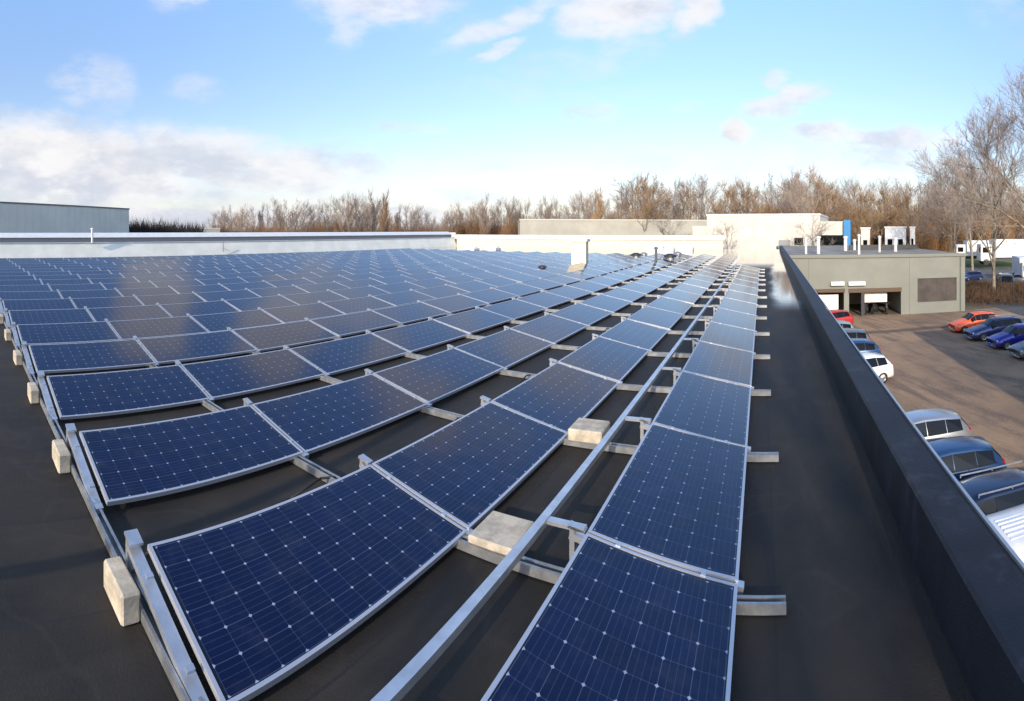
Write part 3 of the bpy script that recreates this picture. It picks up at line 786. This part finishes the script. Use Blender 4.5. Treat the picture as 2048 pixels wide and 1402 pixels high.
def car_meshes(kind):
    """front of the car is -x; returns body, glass, rails meshes and sizes"""
    if kind == 'hatch':   # x, z of top, half width at top, belt z, half width at belt
        L_, zb = 4.1, .92
        prof = [(-2.05, .62, .62, .55, .66), (-1.98, .74, .68, .62, .78), (-1.35, .93, .66, .80, .84), (-.95, 1.00, .66, .88, .86), (-.25, 1.43, .56, .93, .87), (.25, 1.49, .57, .94, .87),
                (1.0, 1.47, .57, .96, .87), (1.62, 1.38, .54, .98, .86), (1.95, 1.02, .62, .92, .82), (2.05, .80, .66, .70, .76), (2.06, .52, .66, .48, .74)]
        glass_top = [(3, 4), (7, 8)]; cab = [(3, 4), (4, 5), (5, 6), (6, 7)]
        wx = (-1.28, 1.28); wr = .31
    elif kind == 'estate':
        prof = [(-2.3, .60, .66, .52, .70), (-2.22, .74, .72, .62, .82), (-1.45, .95, .68, .82, .88), (-1.0, 1.02, .68, .90, .90), (-.25, 1.45, .58, .95, .91), (.3, 1.52, .60, .96, .91),
                (1.3, 1.50, .60, .98, .91), (1.95, 1.42, .57, 1.0, .90), (2.25, 1.04, .66, .94, .86), (2.33, .80, .70, .70, .80), (2.34, .50, .70, .46, .78)]
        glass_top = [(3, 4), (7, 8)]; cab = [(3, 4), (4, 5), (5, 6), (6, 7)]
        wx = (-1.42, 1.42); wr = .33
    else:                 # van
        prof = [(-2.75, .70, .78, .60, .84), (-2.68, .95, .82, .72, .94), (-2.25, 1.15, .80, 1.02, .97), (-2.0, 1.22, .80, 1.10, .98), (-1.35, 2.02, .72, 1.20, .99), (-.6, 2.16, .76, 1.22, 1.0),
                (.8, 2.18, .78, 1.22, 1.0), (2.5, 2.16, .78, 1.22, 1.0), (2.68, 2.05, .78, 1.2, .98), (2.72, 1.0, .80, .9, .96), (2.73, .5, .80, .48, .94)]
        glass_top = [(3, 4), (8, 9)]; cab = [(3, 4), (4, 5)]
        wx = (-1.75, 1.75); wr = .35
    st = []
    for (x, zt, wt, zbelt, wb) in prof:
        zl = .22; zm = (zbelt + zl) / 2
        half = [(0, zt + .035), (wt * .6, zt + .02), (wt * .93, zt - .02), (wt, zt - .06 if zt - .06 > zbelt else zt - .03), (wb, max(zl + .1, min(zbelt, zt - .08))), (wb + .015, zm), (wb - .02, zl + .08), (wb - .10, zl), (0, zl)]
        full = [Vector((x, -y, z)) for y, z in half] + [Vector((x, y, z)) for y, z in half[-2:0:-1]]
        st.append(full)
    k = len(st[0])
    vs, fs = loft(st, k)
    body = MB(); body.add(vs, fs)
    def panel(i0, i1, j, f0=.06, f1=.94, g0=.06, g1=.94, off=.008):
        A, B, C, D = st[i0][j], st[i0][(j + 1) % k], st[i1][(j + 1) % k], st[i1][j]
        def bil(u, v): return (A * (1 - u) + D * u) * (1 - v) + (B * (1 - u) + C * u) * v
        q = [bil(f0, g0), bil(f1, g0), bil(f1, g1), bil(f0, g1)]
        nn = (q[1] - q[0]).cross(q[3] - q[0])
        if nn.length < 1e-9: return
        nn.normalize(); cen = Vector((0, 0, .8)); 
        if nn.dot((q[0] + q[2]) / 2 - Vector(((q[0].x + q[2].x) / 2, 0, .8))) < 0 and not (i0, i1) in glass_top: nn = -nn
        if (i0, i1) in glass_top and nn.z < 0: nn = -nn
        q = [p + nn * off for p in q]
        return q
    gls = []
    for c in cab:
        for j in (3, k - 4):
            if c in glass_top: q = panel(*c, j, .40, .985, .06, .95)
            else: q = panel(*c, j, .012, .988, .06, .95)
            gls.append((q, 'window'))
    for c in glass_top:
        vs2 = []
        for j in (0, 1, 2, k - 3, k - 2, k - 1):
            q = panel(*c, j, .08, .94, 0, 1 if j in (0, 1, k - 1, k - 2) else .9)
            vs2.append(q)
        gls.append((vs2, 'windscreen'))
    return body, gls, wx, wr, prof


CARM = {}
def car_kit(kind):
    if kind in CARM: return CARM[kind]
    body, gls, wx, wr, prof = car_meshes(kind)
    bm_ = body.mesh('body', M['white'], True)
    side = []; scr = []
    for q, nme in gls:
        if nme == 'window':
            m_ = MB(); m_.add(q, [(0, 1, 2, 3)]); side.append(m_.mesh('side_window', M['glass']))
        else:
            m_ = MB(); order = [q[3], q[4], q[5], q[0], q[1], q[2]] if False else q
            for p in order:
                if p: m_.add(p, [(0, 1, 2, 3)])
            scr.append(m_.mesh('windscreen' if not scr else 'rear_window', M['glass']))
    ty = MB(); Rx = Matrix.Rotation(pi / 2, 4, 'X')
    ty.lathe([(wr * .62, -.10), (wr * .93, -.11), (wr, -.08), (wr, .08), (wr * .93, .11), (wr * .62, .10)], 20, Rx); tyre = ty.mesh('tyre', M['black'], True)
    rm = MB(); rm.lathe([(0, -.07), (wr * .25, -.085), (wr * .55, -.08), (wr * .63, -.10), (wr * .63, .10), (wr * .55, .08), (0, .07)], 14, Rx); rim = rm.mesh('rim', M['rim'])
    ar = MB(); ar.lathe([(0, -.125), (wr * 1.14, -.125), (wr * 1.14, .06), (0, .06)], 18, Rx); arch = ar.mesh('wheel_arch', M['black'])
    hw = prof[1][4]
    hl = MB(); hl.bbox(-.03, .05, -.17, .17, -.06, .06, .02); hl = hl.mesh('headlight', M['lamp'])
    tl = MB(); tl.bbox(-.06, .03, -.09, .09, -.16, .16, .02) if kind != 'van' else tl.bbox(-.04, .03, -.06, .06, -.3, .3, .02); tl = tl.mesh('tail_light', M['red'])
    rr = MB(); xr0, xr1 = prof[4][0] + .15, prof[7][0] - .1
    rail = []
    for s_ in (-1, 1):
        m_ = MB(); m_.bar((xr0, s_ * prof[5][2] * .95, prof[5][1] + .05), (xr1, s_ * prof[6][2] * .95, prof[6][1] + .05), .03, .03)
        for x in (xr0, (xr0 + xr1) / 2, xr1): m_.bar((x, s_ * prof[5][2] * .95, prof[5][1] - .02), (x, s_ * prof[5][2] * .95, prof[5][1] + .05), .03, .03)
        rail.append(m_.mesh('roof_rail', M['alu']))
    mi = MB(); mi.bbox(-.06, .06, -.10, .10, -.07, .07, .02); mirror = mi.mesh('mirror', M['black'])
    pl = MB(); pl.box(-.01, .01, -.26, .26, -.055, .055); plate = pl.mesh('number_plate', M['plate'])
    CARM[kind] = dict(body=bm_, side=side, scr=scr, tyre=tyre, rim=rim, arch=arch, hl=hl, tl=tl, rail=rail, mirror=mirror, plate=plate, wx=wx, wr=wr, prof=prof)
    return CARM[kind]


def car(kind, x, y, rz, paint, label, rails=False, ribbed=False, group='cars parked in the yard', nm='parked_car', cat='car'):
    K = car_kit(kind); prof = K['prof']
    root = empty(nm, (x, y, GZ + .004), rz, label=label, cat=cat, group=group)
    bo = inst('body', K['body'], root)
    bo.material_slots[0].link = 'OBJECT'; bo.material_slots[0].material = paint
    for q_ in K['side']: inst('side_window', q_, root)
    inst('windscreen', K['scr'][0], root); inst('rear_window', K['scr'][1], root)
    for wx_ in K['wx']:
        for s_ in (-1, 1):
            hw = prof[5][4]
            inst('wheel_arch', K['arch'], root, (wx_, s_ * (hw - .11), K['wr'] + .02))
            w_ = inst('tyre', K['tyre'], root, (wx_, s_ * (hw - .095), K['wr'])); inst('rim', K['rim'], w_)
    for s_ in (-1, 1):
        inst('headlight', K['hl'], root, (prof[1][0] + .0, s_ * (prof[1][4] - .18), prof[1][1] - .10))
        inst('tail_light', K['tl'], root, (prof[-3][0] - .02 if kind != 'van' else 2.72, s_ * (prof[-3][4] - .10), prof[-3][1] - .14 if kind != 'van' else 1.2))
        inst('mirror', K['mirror'], root, (prof[3][0] + .38, s_ * (prof[3][4] + .06), prof[3][3] + .10))
        if rails: inst('roof_rail', K['rail'][0 if s_ < 0 else 1], root)
    inst('number_plate', K['plate'], root, (prof[-1][0] + .012, 0, .58)); 
    if ribbed:
        m_ = MB()
        for i in range(10):
            yy = -.63 + i * .14
            zz = prof[6][1] + .036 - .10 * (yy / .76) ** 2; m_.box(prof[5][0], prof[7][0], yy - .022, yy + .022, zz - .08, zz)
        rb = m_.build('roof_ribs', paint, root)
    return root


def paint(name, c, metal=.3): return mat(name, c, .32, metal, coat=.8)
P_ = dict(white=paint('white_paint', (.78, .78, .78), 0), silver=paint('silver_paint', (.42, .44, .47), .7), blue=paint('mid_blue_paint', (.018, .06, .16)), navy=paint('navy_paint', (.008, .02, .06)),
          black=paint('black_paint', (.015, .015, .02)), red=paint('red_paint', (.45, .02, .015), 0), orange=paint('orange_paint', (.75, .10, .02), 0), royal=paint('royal_blue_paint', (.015, .018, .26)),
          grey=paint('grey_paint', (.13, .14, .16)), teal=paint('pale_teal_paint', (.30, .36, .38), .3), dblue=paint('dark_blue_paint', (.02, .04, .14)))
car('van', 5.3, 9.2, .0, P_['white'], 'white van with a ribbed roof, nearest vehicle below the parapet', ribbed=True, nm='parked_van', cat='van')
car('estate', 5.4, 12.3, .03, P_['navy'], 'dark navy estate car with bright roof rails beside the white van', rails=True)
car('hatch', 5.45, 15.1, -.02, P_['blue'], 'mid blue hatchback parked between navy estate and silver car')
car('hatch', 5.5, 17.9, .02, P_['silver'], 'silver hatchback almost hidden behind the parapet, beyond the blue hatchback')
car('hatch', 4.95, 27.0, .35, P_['white'], 'white hatchback with its wheel in view halfway along the parapet')
car('hatch', 5.2, 31.0, .02, P_['blue'], 'light blue hatchback just beyond the white hatchback')
car('estate', 5.0, 34.2, .0, P_['grey'], 'dark grey estate, second beyond the white hatchback')
car('hatch', 4.9, 37.6, .0, P_['teal'], 'pale teal hatchback close to the red car by the garage')
car('hatch', 5.6, 42.4, .5, P_['red'], 'red hatchback in front of the left garage opening')
car('hatch', 17.0, 38.4, .06, P_['orange'], 'orange red hatchback at the far end of the right hand row', group='cars parked along the right side of the yard')
car('estate', 17.3, 35.2, .06, P_['dblue'], 'dark blue estate beside the orange hatchback', rails=True, group='cars parked along the right side of the yard')
car('hatch', 17.5, 32.0, .04, P_['royal'], 'bright royal blue hatchback third in the right hand row', group='cars parked along the right side of the yard')
car('estate', 17.8, 28.8, .05, P_['grey'], 'dark grey estate fourth in the right hand row', group='cars parked along the right side of the yard')
car('hatch', 18.2, 25.6, .05, P_['royal'], 'blue hatchback cut by the right edge of the picture', group='cars parked along the right side of the yard')
p = polar(1942, 84); car('hatch', p.x, p.y, .3, P_['dblue'], 'small dark blue car on the far road right of the garage wing', group='cars on the far road')
p = polar(2012, 70); car('van', p.x, p.y, 1.2, P_['black'], 'black van under the big bare tree at the right edge', group='cars on the far road', nm='parked_van', cat='van')
p = polar(2036, 78); car('estate', p.x, p.y, 1.0, P_['grey'], 'dark grey estate beside the black van under the big tree', group='cars on the far road')


def lorry(px, r, rz, label, mark=False, z=GZ, sc=1.0, boxm=None):
    p = polar(px, r, z); root = empty('box_lorry', p, rz, label=label, cat='lorry', group='white lorries at the right'); root.scale = (sc, sc, sc)
    m_ = MB(); m_.bbox(-3.6, 3.6, -1.25, 1.25, 1.1, 3.9, .04); bx = m_.build('cargo_box', boxm or M['white'], root)
    m_ = MB(); m_.bbox(-5.6, -3.8, -1.2, 1.2, .6, 3.2, .12); cb = m_.build('cab', M['white'], root)
    m_ = MB(); m_.box(-5.64, -5.605, -1.0, 1.0, 1.9, 2.8); m_.box(-5.3, -4.3, -1.24, -1.205, 1.9, 2.7); m_.build('window', M['glass'], cb)
    m_ = MB(); m_.box(-5.4, 3.5, -.9, .9, .55, .99); m_.build('chassis', M['dark'], root)
    for x in (-4.7, 1.4, 2.6):
        for s_ in (-1, 1):
            m_ = MB(); m_.lathe([(0, -.15), (.5, -.15), (.5, .15), (0, .15)], 16, Matrix.Translation((x, s_ * 1.05, .5)) @ Matrix.Rotation(pi / 2, 4, 'X')); m_.build('wheel', M['black'], root)
    if mark:
        m_ = MB(); m_.lathe([(.42, 0), (.62, 0)], 20, Matrix.Translation((-.5, -1.262, 2.9)) @ Matrix.Rotation(pi / 2, 4, 'X')); m_.build('round_mark', mat('grey_print', (.45, .45, .50), .6), bx)
    return root
lorry(1967, 118, -.1, 'white box lorry with a round grey mark beyond the grass', True, GZ + 1.0, 1.25)
lorry(2026, 112, -.15, 'bright white lorry beside the marked one, cut by the right edge', False, GZ + .8, 1.4)
lorry(2046, 84, 1.25, 'white lorry cab facing the road at the right edge', False, GZ, 1.0)

# motorbikes in the open bay
def bike(x, y, rz, label):
    root = empty('motorbike', (x, y, GZ + .01), rz, label=label, cat='motorbike', group='motorbikes in the open garage bay')
    for xx in (-.7, .7):
        m_ = MB(); m_.lathe([(.22, -.05), (.31, -.06), (.31, .06), (.22, .05)], 16, Matrix.Translation((xx, 0, .31)) @ Matrix.Rotation(pi / 2, 4, 'X')); m_.build('wheel', M['black'], root)
    m_ = MB(); m_.bbox(-.35, .35, -.16, .16, .35, .75, .06); m_.bar((-.7, 0, .31), (-.35, 0, 1.0), .08, .08); m_.bar((.7, 0, .31), (.1, 0, .5), .1, .06); m_.build('engine_frame', M['dark'], root)
    m_ = MB(); m_.bbox(-.35, .1, -.15, .15, .78, 1.0, .06); m_.build('tank', M['black'], root)
    m_ = MB(); m_.bbox(.12, .8, -.13, .13, .78, .90, .04); m_.build('seat', M['black'], root)
    m_ = MB(); m_.bar((-.38, -.36, 1.08), (-.38, .36, 1.08), .04, .04); m_.build('handlebar', M['dark'], root)
bike(fx(1738), YF + 1.2, 1.2, 'left black motorbike in the open garage bay')
bike(fx(1757), YF + 1.5, 1.0, 'middle black motorbike in the open garage bay')
bike(fx(1778), YF + 1.1, 1.4, 'right black motorbike in the open garage bay')


# ------------------------------------------------------------------ trees: bare winter crowns
def tree_mats(nm, bark, twig):
    return mat(nm + '_bark', bark, .9, var=.3, vscale=3), mat(nm + '_twigs', twig, .9, var=.25, vscale=1.2)


def grow(seed, H, spread, levels, upright, trunk_r, twn, twr, first=.25, nb=7):
    """returns (limb mesh builder, twig arrays): recursive bare tree of height H"""
    rg = random.Random(seed); limbs = MB(); tv = []; tf = []
    def twig(p, d, l, r):
        k_ = len(tv); a = d.orthogonal().normalized(); c = d.cross(a).normalized()
        mid = p + d * l * .5 + Vector((rg.uniform(-1, 1), rg.uniform(-1, 1), rg.uniform(-.3, 1))) * l * .07
        for q, rr in ((p, r), (mid, r * .65)):
            for i in range(3):
                an = i * 2 * pi / 3; tv.append(q + (a * cos(an) + c * sin(an)) * rr)
        tv.append(p + d * l)
        for i in range(3):
            j = (i + 1) % 3; tf.append((k_ + i, k_ + j, k_ + 3 + j, k_ + 3 + i)); tf.append((k_ + 3 + i, k_ + 3 + j, k_ + 6))
    def branch(p, d, l, r, lev):
        nseg = 4 if lev == 0 else 3; pts = [p]; dd = d.copy(); q = p.copy()
        for i in range(nseg):
            dd = (dd + Vector((rg.uniform(-1, 1), rg.uniform(-1, 1), rg.uniform(-.2, .6) + upright * .35)) * (.08 if lev == 0 else .17)).normalized()
            q = q + dd * l / nseg; pts.append(q.copy())
        for i in range(nseg):
            limbs.tube(pts[i], pts[i + 1], r * (1 - .72 * i / nseg) if lev else r * (1 - .7 * i / nseg), r * (1 - .72 * (i + 1) / nseg) if lev else r * (1 - .7 * (i + 1) / nseg), n=6 if lev == 0 else (5 if lev == 1 else 4), cap=False)
        def pos(f): 
            s_ = f * nseg; i = min(nseg - 1, int(s_)); return pts[i].lerp(pts[i + 1], s_ - i), (pts[i + 1] - pts[i]).normalized()
        if lev >= levels:
            for i in range(twn):
                f = rg.uniform(.15, 1.0); p2, d2 = pos(f)
                side = Vector((rg.gauss(0, 1), rg.gauss(0, 1), rg.gauss(0, .7))).normalized()
                d3 = (d2 * rg.uniform(.35, 1) + side * (.75 if upright < .8 else .4) + Vector((0, 0, .25 * (1 + upright)))).normalized()
                twig(p2, d3, l * rg.uniform(.35, .8), twr * rg.uniform(.7, 1.2))
            return
        n_ = nb + (2 if lev == 0 else -1) * 1
        for i in range(n_):
            f = first + (1 - first) * ((i + rg.uniform(.1, .9)) / n_) if lev == 0 else rg.uniform(.25, 1.0)
            p2, d2 = pos(min(.98, f)); an = rg.uniform(0, 2 * pi) + i * 2.4
            a = d2.orthogonal().normalized(); c = d2.cross(a)
            out = (a * cos(an) + c * sin(an))
            ang = rg.uniform(.45, .95) * spread
            d3 = (d2 * cos(ang) + out * sin(ang)).normalized()
            ll = l * (.62 - .28 * (f if lev == 0 else .3)) * rg.uniform(.8, 1.2) * (1 if lev else (1.0 if spread > .6 else .7))
            branch(p2, d3, ll, r * .46 * (1.15 - .55 * f), lev + 1)
        p2, d2 = pos(1.0); branch(p2, d2, l * .35, r * .28, lev + 1)
    branch(Vector((0, 0, 0)), Vector((0, 0, 1)), H * .80, trunk_r, 0)
    return limbs, tv, tf


def tree_kit(nm, mats_, *args):
    limbs, tv, tf = grow(*args)
    t1 = limbs.mesh('trunk', mats_[0], True)
    me = bpy.data.meshes.new('crown'); me.from_pydata([tuple(p) for p in tv], [], tf); me.materials.append(mats_[1])
    return t1, me


MB_ = tree_mats('brown', (.20, .16, .13), (.28, .215, .165))
MG_ = tree_mats('grey', (.21, .18, .16), (.27, .22, .19))
MO_ = tree_mats('rust', (.19, .13, .075), (.29, .19, .105))
MP_ = tree_mats('pale', (.25, .21, .15), (.34, .27, .23))
kits = {
    'sparse': tree_kit('k', MG_, 61, 24, .7, 2, .6, .40, 3, .022, .3, 6),
    'hazy_a': tree_kit('i', MG_, 51, 16, .8, 2, .6, .22, 13, .019, .12, 9),
    'hazy_b': tree_kit('j', MB_, 52, 16, .85, 2, .5, .22, 13, .019, .12, 9),
    'round_a': tree_kit('a', MG_, 11, 16, .95, 2, .1, .24, 9, .030, .22, 8),
    'round_b': tree_kit('b', MB_, 12, 16, .9, 2, .2, .24, 9, .030, .20, 8),
    'round_c': tree_kit('c', MO_, 13, 14, .9, 2, .3, .22, 11, .032, .12, 9),
    'tall_a': tree_kit('d', MG_, 14, 18, .38, 2, 1.0, .22, 9, .028, .10, 12),
    'tall_b': tree_kit('e', MO_, 15, 18, .33, 2, 1.0, .22, 10, .032, .08, 13),
    'round_d': tree_kit('f', MG_, 16, 17, 1.0, 2, .0, .25, 8, .028, .25, 8),
}


def tree(kit, px, r, ztop_or_h, label, group=None, rz=0.0, z=GZ, base_h=16.0, nm='bare_tree', fat=1.0):
    t1, cr = kits[kit]; p = polar(px, r, z); root = empty(nm, p, rz, label=label, cat='tree', group=group)
    bh = max(v.co.z for v in cr.vertices) if kit not in KH else KH[kit]
    KH[kit] = bh
    s_ = ztop_or_h / bh; root.scale = (s_ * fat, s_ * fat, s_)
    inst('trunk', t1, root); inst('crown', cr, root)
    return root
KH = {}
rg = random.Random(77)
# distant tree line; column in the photograph -> row reached by the crown tops
top = [(420, 425), (470, 412), (540, 398), (600, 402), (650, 400), (690, 388), (730, 392), (790, 410), (850, 405), (900, 408), (960, 400), (1010, 392), (1080, 392), (1150, 380), (1200, 372),
       (1280, 345), (1330, 352), (1400, 350), (1480, 345), (1540, 352), (1600, 325), (1680, 345), (1740, 348), (1800, 350), (1860, 355), (1930, 350), (2000, 350), (2060, 350)]
def topy(x):
    for (a, ya), (c, yc) in zip(top, top[1:]):
        if a <= x <= c: return ya + (yc - ya) * (x - a) / (c - a)
    return top[0][1] if x < top[0][0] else top[-1][1]
x = 425; i = 0
while x < 2060:
    r = rg.uniform(150, 215)
    yt = topy(x) + abs(rg.gauss(0, 15)) - 12
    kind = rg.choice(['hazy_a', 'hazy_b', 'tall_a', 'round_b', 'hazy_a', 'hazy_b'] if x < 1100 else ['round_b', 'hazy_a', 'hazy_b', 'round_c', 'hazy_a', 'hazy_b'])
    labs = {'round_a': 'grey bare tree with a rounded crown in the distant tree line', 'round_d': 'pale grey bare tree with a wide open crown in the distant tree line',
            'tall_a': 'slim upright grey bare tree in the distant tree line', 'round_b': 'brown bare tree with a rounded crown in the distant tree line',
            'round_c': 'rust coloured bare tree in the distant tree line', 'hazy_a': 'grey bare tree with a fine dense crown in the distant tree line', 'hazy_b': 'brown bare tree with a fine dense crown in the distant tree line'}
    tree(kind, x, r, zat(yt, r) - GZ, labs[kind], labs[kind].replace('tree with', 'trees with').replace('bare tree in', 'bare trees in') , rg.uniform(0, 6.28))
    x += rg.uniform(8, 15) if x < 1100 else rg.uniform(12, 21); i += 1
# trees one can single out
tree('tall_a', 745, 150, zat(366, 150) - GZ, 'tallest slim grey poplar left of the rust coloured one', rz=.4)
tree('tall_a', 697, 150, zat(372, 150) - GZ, 'slim grey poplar furthest left of the poplar group', rz=1.4)
tree('tall_b', 766, 140, zat(368, 140) - GZ, 'dense rust coloured poplar rising above the tree line at left centre', rz=2.0)
tree('tall_a', 969, 150, zat(374, 150) - GZ, 'lone slim dark poplar right of the rust coloured poplar', rz=3.0)
tree('tall_b', 1190, 135, zat(362, 135) - GZ, 'orange brown upright tree above the cream ventilation shaft', rz=.7)
tree('round_c', 1292, 125, zat(332, 125) - GZ, 'yellow brown tree in front of the beige grey building', rz=.2)
tree('round_a', 1265, 130, zat(340, 130) - GZ, 'grey tree just left of the yellow brown tree by the beige building', rz=1.9)
tree('round_b', 1612, 120, zat(318, 120) - GZ, 'large brown tree rising behind the white hall', rz=2.9)
tree('round_a', 1590, 130, zat(325, 130) - GZ, 'wide grey tree directly behind the white hall', rz=4.9)
tree('round_c', 1720, 120, zat(352, 120) - GZ, 'orange brown tree just right of the blue building corner', rz=1.2)
tree('round_c', 1762, 125, zat(362, 125) - GZ, 'orange brown bushy tree above the white cabin', rz=2.2, fat=1.2)
tree('round_c', 1820, 118, zat(352, 118) - GZ, 'orange brown tree left of the dark tree trunk', rz=3.6, fat=1.1)
tree('round_c', 1665, 128, zat(350, 128) - GZ, 'orange brown tree behind the right end of the white hall', rz=5.6, fat=1.1)
for i, (px, r, yt, lab) in enumerate([(1345, 100, 420, 'small pale young tree before the beige building'), (1455, 88, 432, 'young bare tree in front of the white hall, left side'), (1620, 84, 420, 'young pale bare tree in front of the white hall windows')]):
    tree('round_d', px, r, zat(yt, r) - GZ, lab, rz=i * 1.3, fat=1.2)
# big trees at the right
bigA = tree_kit('g', MP_, 31, 24, 1.05, 3, .25, .36, 10, .017, .18, 8)
bigB = tree_kit('h', MP_, 37, 24, 1.0, 3, .35, .34, 10, .017, .18, 8)
kits['big_a'] = bigA; kits['big_b'] = bigB
tree('big_a', 1988, 62, 25.0, 'big bare tree with an olive trunk standing right of the garage wing', rz=.3, fat=.9)
tree('big_b', 2072, 56, 28.0, 'tallest bare tree, its crown cut by the right edge', rz=2.1, fat=1.0)
tree('big_b', 1905, 84, 24.5, 'bare tree with a dark trunk behind the right end of the garage wing', rz=1.1)
tree('big_a', 1945, 100, 24.5, 'bare tree between the two big trees at the right', rz=4.0)
# trees behind the camera on the right: they shade the yard and streak the roof
for i, (xx, yy, hh, kk, lab) in enumerate([
        (2.85, -21, 25, 'sparse', 'tall tree behind the camera in line with the roof edge'), (3.9, -25, 27, 'sparse', 'second tall tree behind the camera, further from the roof'),
        (-2.9, -16.5, 13.6, 'sparse', 'low grey tree behind the camera at the left'), (1.2, -17.0, 13.6, 'sparse', 'low grey tree behind the camera nearest the roof edge')]):
    t1, cr = kits[kk]; root = empty('bare_tree', (xx, yy, GZ), i * 1.7, cat='tree', label=lab)
    if kk not in KH: KH[kk] = max(v_.co.z for v_ in cr.vertices)
    s_ = hh / KH[kk]; f_ = 1.0; root.scale = (s_ * f_, s_ * f_, s_); inst('trunk', t1, root); inst('crown', cr, root)
shade_shed, L_, h = slab_building('warehouse_building', 'unseen grey shed added on the right whose shadow covers the right hand cars', (14.3, -6), (34, -6), 24, GZ + 8.4, M['greywall'], M['dark'])
shade_shed.name = 'added_shade_shed'  # unseen shed added only to throw shade over the right hand cars


# undergrowth: rust-brown thicket filling the foot of the tree line
def thicket(name, label, cells, mt, seed, wtw=.05):
    rg = random.Random(seed); tv = []; tf = []
    for (px, r, zt, ln, cnt) in cells:
        for i in range(cnt):
            p = polar(px + rg.uniform(-9, 9), r + rg.uniform(-8, 8), GZ); hh = (zt - GZ) * rg.uniform(.55, 1.05)
            nst = 7
            for s_ in range(nst):
                q = p + Vector((rg.uniform(-.8, .8), rg.uniform(-.8, .8), hh * rg.uniform(0, .62)))
                d = Vector((rg.uniform(-.5, .5), rg.uniform(-.5, .5), 1)).normalized(); l = hh * rg.uniform(.25, .45)
                a = d.orthogonal().normalized(); c = d.cross(a); k_ = len(tv)
                for m3 in range(3): tv.append(q + (a * cos(m3 * 2.094) + c * sin(m3 * 2.094)) * wtw)
                tv.append(q + d * l)
                for m3 in range(3): tf.append((k_ + m3, k_ + (m3 + 1) % 3, k_ + 3))
    me = bpy.data.meshes.new(name); me.from_pydata([tuple(p) for p in tv], [], tf); me.materials.append(mt)
    o = bpy.data.objects.new(name, me); COL.objects.link(o); tag(o, label, 'undergrowth', kind='stuff'); return o


cells = []; x = 425
def botop(x): return 441 if x < 900 else (432 if x < 1150 else (424 if x < 1500 else 398))
while x < 2060:
    r = rg.uniform(150, 175); yt = botop(x) + rg.uniform(-8, 8) - (8 * max(0, sin(x * .021)))
    cells.append((x, r, zat(yt, r), 0, 90)); x += 8
thicket('undergrowth', 'rust brown thicket of bare shrubs along the foot of the tree line', cells, mat('rust_twigs', (.26, .145, .065), .95, var=.45, vscale=.12), 5, .06)
cells = [(x, 135, zat(432 + (x - 260) * .07 + 5 * sin(x * .3), 135), 0, 130) for x in range(262, 395, 6)]
thicket('dark_scrub', 'low dark scrub right of the large grey shed', cells, mat('dark_scrub', (.045, .038, .032), .95, var=.3, vscale=.3), 8, .12)
cells = [(x, 62 + (x % 5), GZ + 1.9, 0, 60) for x in range(1938, 2070, 6)]
thicket('brush', 'brown leafless brush between the garage wing and the far road', cells, mat('brown_brush', (.10, .06, .035), .95, var=.3, vscale=.5), 9, .03)

S.render.engine = 'CYCLES'
S.cycles.max_bounces = 6
S.cycles.use_denoising = True
